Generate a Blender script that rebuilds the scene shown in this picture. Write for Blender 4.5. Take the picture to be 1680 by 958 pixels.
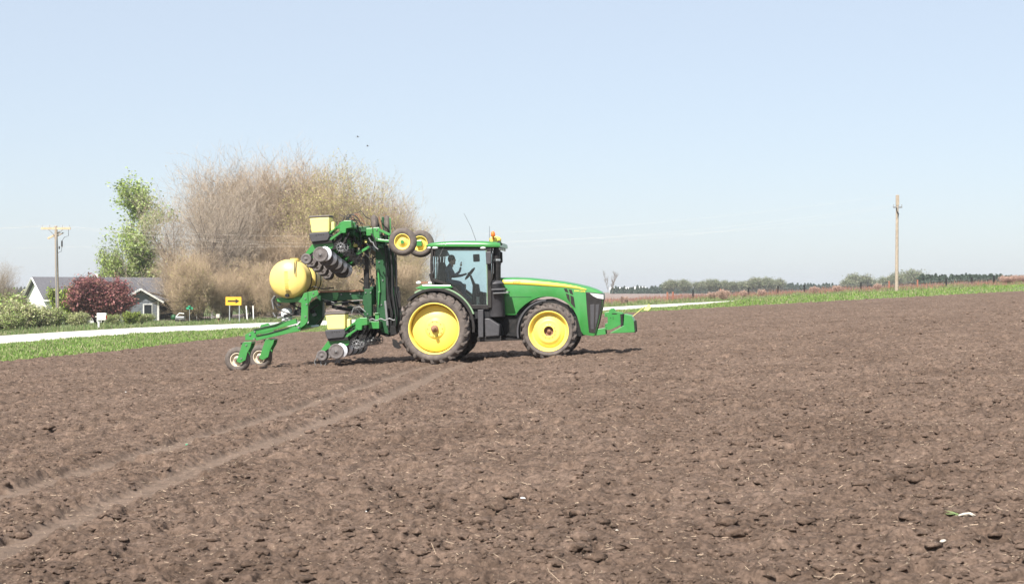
import bpy, bmesh, math, random
import numpy as np
from mathutils import Vector, Matrix, Euler
for o in list(bpy.data.objects): bpy.data.objects.remove(o)
S = bpy.context.scene
C = S.collection
R = math.radians
# ------------------------------------------------------------------ camera, light, exposure
F = 2400.0                                   # focal length in pixels of the 1680 px wide photograph
cd = bpy.data.cameras.new('camera'); cam = bpy.data.objects.new('camera', cd); C.objects.link(cam)
cam.location = (0, 0, 2.0); cam.rotation_euler = (R(90), 0, 0)
cd.sensor_width = 36; cd.lens = F/1680*36; cd.clip_start = .1; cd.clip_end = 9000
cd.dof.use_dof = True; cd.dof.focus_distance = 41; cd.dof.aperture_fstop = 8.0
S.camera = cam
SUN_EL, SUN_AZ = 47.0, 22.0                  # azimuth: degrees left of straight behind the camera
sv = Vector((-math.sin(R(SUN_AZ))*math.cos(R(SUN_EL)), -math.cos(R(SUN_AZ))*math.cos(R(SUN_EL)), math.sin(R(SUN_EL))))
sd = bpy.data.lights.new('sun', 'SUN'); sun = bpy.data.objects.new('sun', sd); C.objects.link(sun)
sd.energy = 5.0; sd.angle = R(.53); sd.color = (1.0, .955, .89)
sun.rotation_euler = sv.to_track_quat('Z', 'Y').to_euler()
W = bpy.data.worlds.new('World'); S.world = W; W.use_nodes = True
nt = W.node_tree; nt.nodes.clear()
sk = nt.nodes.new('ShaderNodeTexSky'); sk.sky_type = 'NISHITA'; sk.sun_disc = False
sk.sun_elevation = R(SUN_EL); sk.sun_rotation = math.atan2(sv.x, sv.y)
sk.altitude = 250; sk.air_density = 1.0; sk.dust_density = 1.0; sk.ozone_density = 3.0
bg = nt.nodes.new('ShaderNodeBackground'); bg.inputs[1].default_value = .08
wm = nt.nodes.new('ShaderNodeMix'); wm.data_type = 'RGBA'; wm.inputs[0].default_value = .62; wm.inputs[7].default_value = (5.3, 5.75, 6.35, 1)   # thin high veil of haze
wo = nt.nodes.new('ShaderNodeOutputWorld')
nt.links.new(sk.outputs[0], wm.inputs[6]); nt.links.new(wm.outputs[2], bg.inputs[0]); nt.links.new(bg.outputs[0], wo.inputs[0])
vs = S.view_settings; vs.view_transform = 'Standard'; vs.look = 'None'; vs.gamma = 1; vs.use_curve_mapping = False
vs.exposure = 0.90
rng = np.random.default_rng(7); random.seed(7)
# ------------------------------------------------------------------ materials
def mat(name, col, rough=.6, metal=0, var=.12, vscale=8, col2=None, bump=0, bscale=30, coat=0, spec=None, vmix=None, detail=5, dust=0):
    m = bpy.data.materials.new(name); m.use_nodes = True
    n = m.node_tree.nodes; l = m.node_tree.links; b = n['Principled BSDF']
    b.inputs['Roughness'].default_value = rough; b.inputs['Metallic'].default_value = metal
    if spec is not None: b.inputs['Specular IOR Level'].default_value = spec
    if coat: b.inputs['Coat Weight'].default_value = coat; b.inputs['Coat Roughness'].default_value = .12
    tc = n.new('ShaderNodeTexCoord'); no = n.new('ShaderNodeTexNoise')
    no.inputs['Scale'].default_value = vscale; no.inputs['Detail'].default_value = detail; no.inputs['Roughness'].default_value = .65
    l.new(tc.outputs['Object'], no.inputs['Vector'])
    cr = n.new('ShaderNodeValToRGB')
    c2 = col2 or tuple(min(1, c*(1+var)) for c in col)
    c1 = col if col2 else tuple(c*(1-var) for c in col)
    lo, hi = vmix or (.35, .65)
    cr.color_ramp.elements[0].position = lo; cr.color_ramp.elements[1].position = hi
    cr.color_ramp.elements[0].color = (*c1, 1); cr.color_ramp.elements[1].color = (*c2, 1)
    l.new(no.outputs['Fac'], cr.inputs[0]); l.new(cr.outputs[0], b.inputs['Base Color'])
    if dust:                                             # dried field dust in uneven patches
        d1 = n.new('ShaderNodeTexNoise'); d1.inputs['Scale'].default_value = 2.2; d1.inputs['Detail'].default_value = 9; d1.inputs['Roughness'].default_value = .7
        d2 = n.new('ShaderNodeMapRange'); d2.inputs[1].default_value = .38; d2.inputs[2].default_value = .72; d2.inputs[3].default_value = dust*.25; d2.inputs[4].default_value = dust
        d3 = n.new('ShaderNodeMix'); d3.data_type = 'RGBA'; d3.inputs[7].default_value = (.26,.20,.155,1)
        l.new(tc.outputs['Object'], d1.inputs['Vector']); l.new(d1.outputs['Fac'], d2.inputs[0]); l.new(d2.outputs[0], d3.inputs[0]); l.new(cr.outputs[0], d3.inputs[6]); l.new(d3.outputs[2], b.inputs['Base Color'])
    if bump:
        nb = n.new('ShaderNodeTexNoise'); nb.inputs['Scale'].default_value = bscale; nb.inputs['Detail'].default_value = 4
        l.new(tc.outputs['Object'], nb.inputs['Vector'])
        bp = n.new('ShaderNodeBump'); bp.inputs['Strength'].default_value = bump; bp.inputs['Distance'].default_value = .02
        l.new(nb.outputs['Fac'], bp.inputs['Height']); l.new(bp.outputs[0], b.inputs['Normal'])
    return m
def attrmat(name, rough=.7, trans=0, bump=0):            # colour from a per-corner random tint of the thing itself
    m = bpy.data.materials.new(name); m.use_nodes = True
    n = m.node_tree.nodes; l = m.node_tree.links; b = n['Principled BSDF']
    a = n.new('ShaderNodeAttribute'); a.attribute_name = 'tint'
    l.new(a.outputs['Color'], b.inputs['Base Color']); b.inputs['Roughness'].default_value = rough
    b.inputs['Specular IOR Level'].default_value = .25
    if trans:
        t = n.new('ShaderNodeBsdfTranslucent'); l.new(a.outputs['Color'], t.inputs[0])
        mx = n.new('ShaderNodeMixShader'); mx.inputs[0].default_value = trans
        l.new(b.outputs[0], mx.inputs[1]); l.new(t.outputs[0], mx.inputs[2])
        l.new(mx.outputs[0], n['Material Output'].inputs[0])
    return m
M = dict(
 green=mat('green_paint', (.018,.205,.032), .36, var=.1, vscale=3, coat=.3, col2=(.028,.23,.045), dust=.16),
 green_d=mat('shade_darkened_green_paint', (.006,.062,.016), .5, vscale=7, col2=(.02,.085,.028), vmix=(.4,.75)),  # planter green darkened in colour to stand in for shade from the folded wing
 sage=mat('weathered_green_panel', (.2,.3,.18), .45, vscale=6),
 yellow=mat('yellow_rim_paint', (.88,.69,.13), .42, vscale=6, col2=(.84,.63,.14), vmix=(.5,.8), dust=.22),
 stripe=mat('yellow_stripe', (.85,.68,.08), .4, var=.04),
 rim_w=mat('dusty_cream_rim', (.62,.53,.4), .7, vscale=12),
 hop=mat('pale_yellow_plastic', (.85,.75,.24), .5, vscale=5, var=.05),
 tank=mat('yellow_tank_plastic', (.84,.64,.18), .42, vscale=3, var=.06, dust=.22),
 lid=mat('dark_lid', (.10,.085,.07), .6),
 tyre=mat('dusty_rubber', (.065,.055,.049), .9, vscale=9, col2=(.150,.122,.105), vmix=(.3,.7), bump=.15, bscale=40),
 tread=mat('dusty_tread_rubber', (.04,.034,.031), .9, vscale=11, col2=(.14,.11,.092), vmix=(.35,.7)),
 black=mat('black_plastic', (.011,.011,.012), .5, var=.2, spec=.3, dust=.10),
 blackm=mat('black_steel', (.010,.010,.010), .6, vscale=12, col2=(.035,.03,.027), vmix=(.45,.8), spec=.3),
 grey=mat('dark_grey_plastic', (.05,.048,.052), .55, vscale=9, var=.15, bump=.05),
 greyl=mat('grey_steel', (.2,.2,.2), .45, .3, vscale=12),
 disc=mat('bright_disc_steel', (.72,.74,.78), .35, .45, vscale=14, var=.2),
 rubw=mat('worn_grey_rubber', (.12,.105,.1), .85, vscale=14, var=.25),
 rust=mat('rusty_steel', (.2,.09,.05), .7, .2, vscale=20, col2=(.3,.17,.1)),
 lamp=mat('lamp_lens', (.75,.75,.75), .12, .3, var=.08, vscale=40),
 orange=mat('orange_lens', (.85,.16,.02), .3),
 red=mat('red_paint', (.6,.06,.04), .5), white=mat('white_paint', (.78,.77,.74), .6, var=.04),
 cream=mat('cream_paint', (.5,.46,.39), .7), skin=mat('skin', (.45,.27,.19), .6), shirt=mat('dark_blue_shirt', (.06,.08,.12), .9),
 hair=mat('dark_hair', (.03,.022,.018), .8), chrome=mat('chrome', (.7,.7,.7), .15, 1),
 wood=mat('weathered_wood', (.32,.26,.2), .85, vscale=6, var=.2), woodl=mat('pale_new_wood', (.5,.37,.24), .8, vscale=6, var=.15),
 woodr=mat('reddish_wood', (.27,.11,.07), .85), shingle=mat('dark_grey_shingles', (.085,.085,.095), .9, vscale=5, col2=(.125,.12,.13), bump=.3, bscale=25),
 siding=mat('grey_siding', (.2,.215,.24), .7), sidew=mat('white_siding', (.74,.73,.70), .7, var=.04),
 dark=mat('dark_interior', (.012,.012,.014), .8), signy=mat('yellow_sign_sheet', (.70,.38,.02), .5, var=.04),
 signg=mat('green_sign_sheet', (.02,.28,.14), .5), insul=mat('grey_glass', (.3,.32,.33), .25),
 wire=mat('aluminium_wire', (.55,.5,.45), .5, .3), hose=mat('black_hose', (.018,.018,.018), .5),
 gravel=mat('white_gravel', (.46,.43,.39), .95, vscale=1.0, col2=(.62,.59,.55), bump=.4, bscale=15),
 steel=mat('galvanised_steel', (.4,.41,.42), .45, .5, vscale=15),
)
def glassmat(name, tint, refl=.09):
    m = bpy.data.materials.new(name); m.use_nodes = True
    n = m.node_tree.nodes; l = m.node_tree.links; n.remove(n['Principled BSDF'])
    t = n.new('ShaderNodeBsdfTransparent'); t.inputs[0].default_value = (*tint, 1)
    g = n.new('ShaderNodeBsdfGlossy'); g.inputs['Roughness'].default_value = .02
    f = n.new('ShaderNodeFresnel'); f.inputs[0].default_value = 1.5
    mx = n.new('ShaderNodeMixShader')
    l.new(f.outputs[0], mx.inputs[0]); l.new(t.outputs[0], mx.inputs[1]); l.new(g.outputs[0], mx.inputs[2])
    l.new(mx.outputs[0], n['Material Output'].inputs[0]); return m
M['glass'] = glassmat('tinted_cab_glass', (.90, .97, .975))
M['pane'] = mat('window_glass', (.03,.035,.04), .08)
# ------------------------------------------------------------------ mesh helpers
class MB:
    def __init__(s): s.V = []; s.F = []; s.S = []
    def add(s, V, Fc, smooth=False):
        k = len(s.V); s.V += [tuple(v) for v in V]; s.F += [tuple(i+k for i in f) for f in Fc]; s.S += [smooth]*len(Fc); return s
    def box(s, x0, x1, y0, y1, z0, z1):
        V = [(x, y, z) for x in (x0, x1) for y in (y0, y1) for z in (z0, z1)]
        return s.add(V, [(0,1,3,2),(4,6,7,5),(0,4,5,1),(2,3,7,6),(0,2,6,4),(1,5,7,3)])
    def prism(s, poly, y0, y1):
        n = len(poly); V = [(x, y0, z) for x, z in poly]+[(x, y1, z) for x, z in poly]
        return s.add(V, [tuple(range(n)), tuple(range(2*n-1, n-1, -1))]+[(i, (i+1) % n, n+(i+1) % n, n+i) for i in range(n)])
    def beam(s, p0, p1, w, h):                 # rectangular bar, w across (y), h in the plane
        p0 = Vector(p0); p1 = Vector(p1); d = (p1-p0).normalized(); y = Vector((0, 1, 0))
        if abs(d.y) > .9: y = Vector((1, 0, 0))
        u = d.cross(y).normalized(); y = u.cross(d).normalized()
        V = [p+u*a*h/2+y*b*w/2 for p in (p0, p1) for a, b in ((-1,-1),(1,-1),(1,1),(-1,1))]
        return s.add(V, [(0,1,2,3),(7,6,5,4),(0,4,5,1),(1,5,6,2),(2,6,7,3),(3,7,4,0)])
    def cyl(s, p0, p1, r0, r1=None, n=16, cap=True):
        r1 = r0 if r1 is None else r1; p0 = Vector(p0); p1 = Vector(p1); d = (p1-p0).normalized()
        a = Vector((0,0,1)) if abs(d.z) < .9 else Vector((1,0,0)); u = d.cross(a).normalized(); v = d.cross(u)
        V = [p+(u*math.cos(t)+v*math.sin(t))*r for p, r in ((p0, r0), (p1, r1)) for t in [2*math.pi*i/n for i in range(n)]]
        s.add(V, [(i, (i+1) % n, n+(i+1) % n, n+i) for i in range(n)], True)
        if cap: s.add(V[:n], [tuple(range(n))]); s.add(V[n:], [tuple(range(n))])
        return s
    def tube(s, P, r, n=8):
        P = [Vector(p) for p in P]; rs = r if isinstance(r, (list, tuple)) else [r]*len(P)
        V = []
        for i, p in enumerate(P):
            d = (P[min(i+1, len(P)-1)]-P[max(i-1, 0)]).normalized()
            a = Vector((0,1,0)) if abs(d.y) < .9 else Vector((1,0,0)); u = d.cross(a).normalized(); v = d.cross(u)
            V += [p+(u*math.cos(2*math.pi*k/n)+v*math.sin(2*math.pi*k/n))*rs[i] for k in range(n)]
        Fc = [(i*n+k, i*n+(k+1) % n, (i+1)*n+(k+1) % n, (i+1)*n+k) for i in range(len(P)-1) for k in range(n)]
        s.add(V, Fc, True); s.add(V[:n], [tuple(range(n))]); s.add(V[-n:], [tuple(range(n))]); return s
    def lathe(s, prof, c=(0,0,0), n=48, axis='y', closed=False, smooth=True):     # prof: (radius, along the axis)
        V = []
        for r, a in prof:
            for k in range(n):
                t = 2*math.pi*k/n; q = (r*math.cos(t), a, r*math.sin(t)) if axis == 'y' else (r*math.cos(t), r*math.sin(t), a)
                V.append((c[0]+q[0], c[1]+q[1], c[2]+q[2]))
        m = len(prof); rg = m if closed else m-1
        return s.add(V, [(i*n+k, i*n+(k+1) % n, ((i+1) % m)*n+(k+1) % n, ((i+1) % m)*n+k) for i in range(rg) for k in range(n)], smooth)
    def ball(s, c, r, n=12, sz=(1,1,1)):
        prof = [(max(1e-4, math.sin(math.pi*i/n)), -math.cos(math.pi*i/n)) for i in range(n+1)]
        k = len(s.V); s.lathe(prof, (0,0,0), 2*n, 'z')
        for i in range(k, len(s.V)): v = s.V[i]; s.V[i] = (c[0]+v[0]*r*sz[0], c[1]+v[1]*r*sz[1], c[2]+v[2]*r*sz[2])
        return s
    def build(s, name, m, parent=None, bevel=0, loc=(0,0,0), weld=False):
        me = bpy.data.meshes.new(name); me.from_pydata(s.V, [], s.F); me.polygons.foreach_set('use_smooth', s.S)
        bm = bmesh.new(); bm.from_mesh(me)
        if weld: bmesh.ops.remove_doubles(bm, verts=bm.verts, dist=1e-4)
        bmesh.ops.recalc_face_normals(bm, faces=bm.faces); bm.to_mesh(me); bm.free()
        me.materials.append(M[m] if isinstance(m, str) else m)
        o = bpy.data.objects.new(name, me); C.objects.link(o); o.parent = parent; o.location = loc
        if bevel:
            b = o.modifiers.new('bevel', 'BEVEL'); b.width = bevel; b.segments = 2; b.limit_method = 'ANGLE'; b.angle_limit = R(40)
        return o
def tag(o, label=None, cat=None, group=None, kind=None):
    if label: o['label'] = label
    if cat: o['category'] = cat
    if group: o['group'] = group
    if kind: o['kind'] = kind
    return o
def empty(name, loc=(0,0,0), rot=(0,0,0), parent=None):
    o = bpy.data.objects.new(name, None); C.objects.link(o); o.location = loc; o.rotation_euler = rot; o.parent = parent
    o.empty_display_size = .2; return o
def copy_tree(o, parent=None):
    c = o.copy(); C.objects.link(c); c.parent = parent
    for ch in list(o.children): copy_tree(ch, c)
    return c
def npmesh(name, V, Fq, m, parent=None, tint=None, smooth=False):       # V (n,3); Fq (m,k) faces of equal size k; tint per face (m,3)
    me = bpy.data.meshes.new(name); k = Fq.shape[1]
    me.vertices.add(len(V)); me.vertices.foreach_set('co', np.asarray(V, np.float32).ravel())
    me.loops.add(Fq.size); me.loops.foreach_set('vertex_index', np.asarray(Fq, np.int32).ravel())
    me.polygons.add(len(Fq)); me.polygons.foreach_set('loop_start', np.arange(0, Fq.size, k, dtype=np.int32))
    me.polygons.foreach_set('loop_total', np.full(len(Fq), k, np.int32))
    me.update(calc_edges=True); me.validate()
    me.polygons.foreach_set('use_smooth', np.full(len(me.polygons), smooth))
    if tint is not None:
        a = me.attributes.new('tint', 'FLOAT_COLOR', 'FACE')
        c = np.ones((len(Fq), 4), np.float32); c[:, :3] = tint
        if len(me.polygons) == len(Fq): a.data.foreach_set('color', c.ravel())
    me.materials.append(M[m] if isinstance(m, str) else m)
    o = bpy.data.objects.new(name, me); C.objects.link(o); o.parent = parent; return o
def text(name, body, size, m, parent, loc, rot, ext=.003, sx=1):
    cu = bpy.data.curves.new(name, 'FONT'); cu.body = body; cu.size = size; cu.extrude = ext; cu.align_x = 'CENTER'; cu.align_y = 'CENTER'
    t = bpy.data.objects.new('tmp', cu); C.objects.link(t); bpy.context.view_layer.update()
    me = bpy.data.meshes.new_from_object(t); bpy.data.objects.remove(t)
    me.name = name; me.materials.clear(); me.materials.append(M[m])
    o = bpy.data.objects.new(name, me); C.objects.link(o); o.parent = parent; o.location = loc; o.rotation_euler = rot; o.scale = (sx, 1, 1); return o
# ------------------------------------------------------------------ terrain
def sstep(a, b, x): t = np.clip((x-a)/(b-a), 0, 1); return t*t*(3-2*t)
def De(t): return np.interp(t, [-1.2,-.75,-.5,-.35,-.267,-.183,-.05,.083,.2,.35,.6,1.2], [22,32,42.5,52,61,79,93,103,108,115,128,150])   # far edge of the field
def Rn(t): return np.interp(t, [-1.2,-.6,-.35,-.254,-.183,-.05,.083,.1375,.2,.35,.5,1.2], [42,56,75.5,92,99,107,116,121,127,143,160,240])
def Rf(t): return np.interp(t, [-1.2,-.6,-.35,-.254,-.183,-.05,.083,.1375,.2,.35,.5,1.2], [52,72,98,115,121,131,139,140,142,156,174,256])
def G(x, y):
    x = np.asarray(x, float); y = np.asarray(y, float)
    g = np.where(x > -8, .047*(x+2.2), -.2726+.027*(x+8)); g = np.clip(g, -1.35, 3.3)
    far = 1.0*sstep(-60, 60, x)+.1
    w = sstep(180, 330, y); g = g*(1-w)+far*w
    t = x/np.maximum(y, 5)
    e = y-De(t); g = g+.42*np.exp(-((e-8)/5)**2)*sstep(.11, .18, t)
    return g
def Gf(x, y): return float(G(x, y))
def hsh(i, j, s): 
    n = (i.astype(np.int64)*374761393+j.astype(np.int64)*668265263+s*974634777) & 0x7fffffff
    n = (n ^ (n >> 13))*1274126177 & 0x7fffffff
    return ((n ^ (n >> 16)) & 0xffff)/65535.0
def vn(x, y, s):
    i = np.floor(x); j = np.floor(y); fx = x-i; fy = y-j; fx = fx*fx*(3-2*fx); fy = fy*fy*(3-2*fy)
    a = hsh(i, j, s); b = hsh(i+1, j, s); c = hsh(i, j+1, s); d = hsh(i+1, j+1, s)
    return (a*(1-fx)+b*fx)*(1-fy)+(c*(1-fx)+d*fx)*fy
TR = [((-4.35, 8), (-1.15, 39.5)), ((-6.0, 8), (-2.0, 39.5))]      # wheel tracks left in the soil
def trackw(x, y):
    w = np.zeros_like(x)
    for (x0, y0), (x1, y1) in TR:
        cx = x0+(x1-x0)*(y-y0)/(y1-y0)+.10*np.sin(y*.31)
        w = np.maximum(w, (1-sstep(.16, .34, np.abs(x-cx+.05*(vn(x*3, y*3, 5)-.5))))*(y < 41))
    return w
def soil_h(x, y):
    tw = trackw(x, y); k = 1-.68*tw
    n1 = vn(x/.9, y/.9, 1)-.5; n2 = vn(x/.30+7, y/.30, 2); n3 = vn(x/.12, y/.12+3, 3); n4 = vn(x/.05, y/.05, 4); n5 = vn(x/.022, y/.022, 9)
    n6 = vn((x+.3*y)/5, y/7, 11)-.5
    rows = .010*np.sin((x*.995-y*.1)*2*math.pi/.76+3*n6)
    crk = np.maximum(0, vn(x/.15+3, y/.11, 14)-.66)*.36+np.maximum(0, vn(x/.07+3, y/.055, 15)-.7)*.12
    lug = np.sin(y*2*math.pi/.21+x*14)
    h = .035*n1+k*(.055*np.abs(n2*2-1)**1.3+.055*(1-np.abs(n3*2-1))*n2+.026*n4+.010*n5-crk)+rows*k
    return h-.045*tw+.012*lug*tw+.04
def road_strip():
    t = np.linspace(-1.15, 1.15, 300); rows = []
    for f in (0, .12, .5, .88, 1): 
        D = Rn(t)*(1-f)+Rf(t)*f+.25*(vn(t*60+f*9, t*0+f*50, 21)-.5)*(1 if f in (0, 1) else 0); x = t*D; rows.append(np.stack([x, D, G(x, D)+(.05+.10*math.sin(math.pi*f))], 1))
    V = np.concatenate(rows); n = len(t)
    i, j = np.meshgrid(np.arange(4), np.arange(n-1), indexing='ij'); a = (i*n+j).ravel()
    return V, np.stack([a, a+1, a+n+1, a+n], 1)
def gridmesh(X, Y, Z):
    r, c = X.shape; i, j = np.meshgrid(np.arange(r-1), np.arange(c-1), indexing='ij'); a = (i*c+j).ravel()
    return np.stack([X.ravel(), Y.ravel(), Z.ravel()], 1), np.stack([a, a+1, a+c+1, a+c], 1)
# soil material
def soilmat():
    m = mat('tilled_soil', (.114,.078,.058), .95, vscale=.45, col2=(.172,.121,.092), vmix=(.3,.7), spec=.1)
    n = m.node_tree.nodes; l = m.node_tree.links; b = n['Principled BSDF']; tc = n.new('ShaderNodeTexCoord')
    base = b.inputs['Base Color'].links[0].from_socket
    f1 = n.new('ShaderNodeTexNoise'); f1.inputs['Scale'].default_value = 28; f1.inputs['Detail'].default_value = 6; f1.inputs['Roughness'].default_value = .75
    r1 = n.new('ShaderNodeMapRange'); r1.inputs[1].default_value = .3; r1.inputs[2].default_value = .7; r1.inputs[3].default_value = .50; r1.inputs[4].default_value = 1.40
    mu = n.new('ShaderNodeVectorMath'); mu.operation = 'SCALE'
    l.new(tc.outputs['Object'], f1.inputs['Vector']); l.new(f1.outputs['Fac'], r1.inputs[0]); l.new(base, mu.inputs[0]); l.new(r1.outputs[0], mu.inputs['Scale'])
    a = n.new('ShaderNodeAttribute'); a.attribute_name = 'track'                # packed, drier soil in the wheel tracks
    mx = n.new('ShaderNodeMix'); mx.data_type = 'RGBA'; mx.inputs[7].default_value = (.20,.152,.12,1)
    am = n.new('ShaderNodeMath'); am.operation = 'MULTIPLY'; am.inputs[1].default_value = .45
    l.new(a.outputs['Fac'], am.inputs[0]); l.new(am.outputs[0], mx.inputs[0]); l.new(mu.outputs[0], mx.inputs[6])
    # fine straw bits too small to model
    vo = n.new('ShaderNodeTexNoise'); vo.inputs['Scale'].default_value = 60; vo.inputs['Detail'].default_value = 2
    mp = n.new('ShaderNodeMapping'); mp.inputs['Scale'].default_value = (1, .35, 1); mp.inputs['Rotation'].default_value = (0,0,.6)
    l.new(tc.outputs['Object'], mp.inputs[0]); l.new(mp.outputs[0], vo.inputs['Vector'])
    r2 = n.new('ShaderNodeMapRange'); r2.inputs[1].default_value = .68; r2.inputs[2].default_value = .76
    l.new(vo.outputs['Fac'], r2.inputs[0])
    m2 = n.new('ShaderNodeMix'); m2.data_type = 'RGBA'; m2.inputs[7].default_value = (.30,.24,.18,1)
    f3 = n.new('ShaderNodeTexNoise'); f3.inputs['Scale'].default_value = 7; f3.inputs['Detail'].default_value = 3; l.new(tc.outputs['Object'], f3.inputs['Vector'])
    r3 = n.new('ShaderNodeMapRange'); r3.inputs[1].default_value = .35; r3.inputs[2].default_value = .65; r3.inputs[3].default_value = .72; r3.inputs[4].default_value = 1.22; l.new(f3.outputs['Fac'], r3.inputs[0])
    mu3 = n.new('ShaderNodeMath'); mu3.operation = 'MULTIPLY'; l.new(r1.outputs[0], mu3.inputs[0]); l.new(r3.outputs[0], mu3.inputs[1]); l.new(mu3.outputs[0], mu.inputs['Scale'])
    l.new(r2.outputs[0], m2.inputs[0]); l.new(mx.outputs[2], m2.inputs[6]); l.new(m2.outputs[2], b.inputs['Base Color'])
    bp = n.new('ShaderNodeBump'); bp.inputs['Strength'].default_value = .9; bp.inputs['Distance'].default_value = .03
    l.new(f1.outputs['Fac'], bp.inputs['Height']); l.new(bp.outputs[0], b.inputs['Normal'])
    return m
M['soil'] = soilmat()
M['turf'] = mat('grassy_earth', (.075,.12,.03), .95, vscale=.7, col2=(.13,.16,.055), vmix=(.3,.7), bump=.5, bscale=6)
M['farsoil'] = mat('distant_fallow', (.19,.14,.12), .95, vscale=.05, col2=(.24,.18,.15), vmix=(.3,.7))
M['blade'] = attrmat('grass_blades', .6, .35)
M['leaf'] = attrmat('leaves', .55, .35)
M['twig'] = attrmat('bark_twigs', .85)
# terrain sheet
ys = np.concatenate([np.linspace(-80, 20, 30), np.linspace(24, 360, 150), np.geomspace(380, 6000, 40)])
xs = np.concatenate([-np.geomspace(5000, 130, 30), np.linspace(-120, 120, 121), np.geomspace(130, 5000, 30)])
X, Y = np.meshgrid(xs, ys); t_ = X/np.maximum(Y, 5)
Z = G(X, Y)-.35*((Y < De(t_)-2) & (Y > -75))                  # sunk where the tilled sheet lies on top
V_, F_ = gridmesh(X, Y, Z); tag(npmesh('ground', V_, F_, 'turf', smooth=True), kind='structure')
# tilled field
tt = np.concatenate([np.linspace(-1.1, -.44, 90)[:-1], np.linspace(-.44, .44, 1010), np.linspace(.44, 1.1, 90)[1:]])
vv = np.geomspace(5.5, 1, 2)
nr = 1450; u = np.linspace(0, 1, nr)[:, None]; D_ = De(tt)[None, :]+0*u
Y = 6.0*(D_/6.0)**u+(.9*(vn(tt*90, tt*0, 31)-.5)+.8*(vn(tt*500, tt*0, 32)-.5))[None, :]*np.clip((u-.99)*100, 0, 1); X = tt[None, :]*Y
dx = .0009*Y
Z = G(X, Y)+soil_h(X, Y)-.06*(1-sstep(0, 1.2, D_-Y))
tk = trackw(X, Y)
V_, F_ = gridmesh(X, Y, Z)
fo = npmesh('field', V_, F_, 'soil', smooth=True); tag(fo, kind='structure')
at = fo.data.attributes.new('track', 'FLOAT', 'POINT'); at.data.foreach_set('value', tk.astype(np.float32).ravel())
X, Y = np.meshgrid(np.linspace(-60, 60, 90), np.linspace(-60, 6.6, 60)); Z = G(X, Y)+.06+.05*vn(X, Y, 2)-.16*((np.abs(X) < Y*1.05) & (Y > 6))
V_, F_ = gridmesh(X, Y, Z); tag(npmesh('field_behind', V_, F_, 'soil', smooth=True), kind='structure')
V_, F_ = road_strip(); tag(npmesh('gravel_road', V_, F_, 'gravel', smooth=True), kind='structure')
X, Y = np.meshgrid(np.linspace(-40, 900, 120), np.concatenate([np.linspace(158, 330, 60), np.linspace(340, 1400, 30)]))
X = X+(Y-158)*.1; V_, F_ = gridmesh(X, Y, G(X, Y)+.05); tag(npmesh('far_field', V_, F_, 'farsoil', smooth=True), kind='structure')
# clods and straw
def scatter(n, ymin, ymax, p=1.0, tmax=.62):
    u = rng.random(n); y = ymin*(ymax/ymin)**(u**p); t = rng.uniform(-tmax, tmax, n); x = t*y
    ok = (y < De(t)-.5); return x[ok], y[ok]
def ico():
    bm = bmesh.new(); bmesh.ops.create_icosphere(bm, subdivisions=2, radius=1); V = np.array([v.co[:] for v in bm.verts]); Fc = np.array([[v.index for v in f.verts] for f in bm.faces]); bm.free(); return V, Fc
IV, IF = ico()
bm = bmesh.new(); bmesh.ops.create_icosphere(bm, subdivisions=1, radius=1); IV1 = np.array([v.co[:] for v in bm.verts]); IF1 = np.array([[v.index for v in f.verts] for f in bm.faces]); bm.free()
def clods(name, n, med, lo, hi, IV, IF, ymax, flat, label):
    x, y = scatter(n, 6.5, ymax, .85); n = len(x); tw = trackw(x, y); keep = (rng.random(n) > tw*1.05) & (vn(x/2.2, y/2.2, 71)*.8+.35 > rng.random(n)); x = x[keep]; y = y[keep]; n = len(x)
    s = np.clip(rng.lognormal(math.log(med), .45, n), lo, hi)
    nz = rng.normal(0, 1, (32, len(IV))); P = np.array([IV*(1+.24*q[:, None])*np.array([1+.6*rng.random(), 1+.3*rng.random(), .55]) for q in nz])
    a = rng.random(n)*6.283; B = P[rng.integers(0, 32, n)]*s[:, None, None]; ca, sa = np.cos(a)[:, None], np.sin(a)[:, None]
    VX = B[:, :, 0]*ca-B[:, :, 1]*sa+x[:, None]; VY = B[:, :, 0]*sa+B[:, :, 1]*ca+y[:, None]; VZ = B[:, :, 2]+(G(x, y)+soil_h(x, y)+s*.12)[:, None]
    V_ = np.stack([VX, VY, VZ], 2).reshape(-1, 3); F_ = (IF[None]+(np.arange(n)*len(IV))[:, None, None]).reshape(-1, 3)
    tag(npmesh(name, V_, F_, 'soil', smooth=not flat), label, 'soil', kind='stuff')
clods('small_soil_crumbs', 80000, .015, .007, .04, IV1, IF1, 90, True, 'small loose crumbs of earth all over the tilled field')
clods('soil_clods', 7500, .027, .013, .065, IV, IF, 110, False, 'larger loose brown clods of earth on the tilled field')
x, y = scatter(25000, 6.5, 105, .8); n = len(x)
L = np.clip(rng.lognormal(math.log(.022), .6, n), .008, .12); wd = rng.uniform(.0006, .0016, n)*(1+y/25); a = rng.random(n)*6.283; el = rng.normal(.12, .25, n)
d = np.stack([np.cos(a)*np.cos(el), np.sin(a)*np.cos(el), np.sin(el)], 1); sd_ = np.stack([-np.sin(a), np.cos(a), 0*a], 1)*wd[:, None]; up = np.array([0,0,1.])*wd[:, None]
c0 = np.stack([x, y, G(x, y)+soil_h(x, y)+.008], 1); c1 = c0+d*L[:, None]
V_ = np.stack([c0-sd_, c0+sd_, c0+up*1.6, c1-sd_, c1+sd_, c1+up*1.6], 1).reshape(-1, 3)
Fb = np.array([[0,1,4,3],[1,2,5,4],[2,0,3,5]]); F_ = (Fb[None]+(np.arange(n)*6)[:, None, None]).reshape(-1, 4)
base = np.array([.43,.33,.235])*rng.uniform(.55, 1.25, (n, 1)); tint = np.repeat(base, 3, 0)
tag(npmesh('straw', V_, F_, M['twig'], tint=np.clip(tint, 0, .8)), 'pale bits of straw strewn over the tilled soil', 'straw', kind='stuff')
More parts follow.
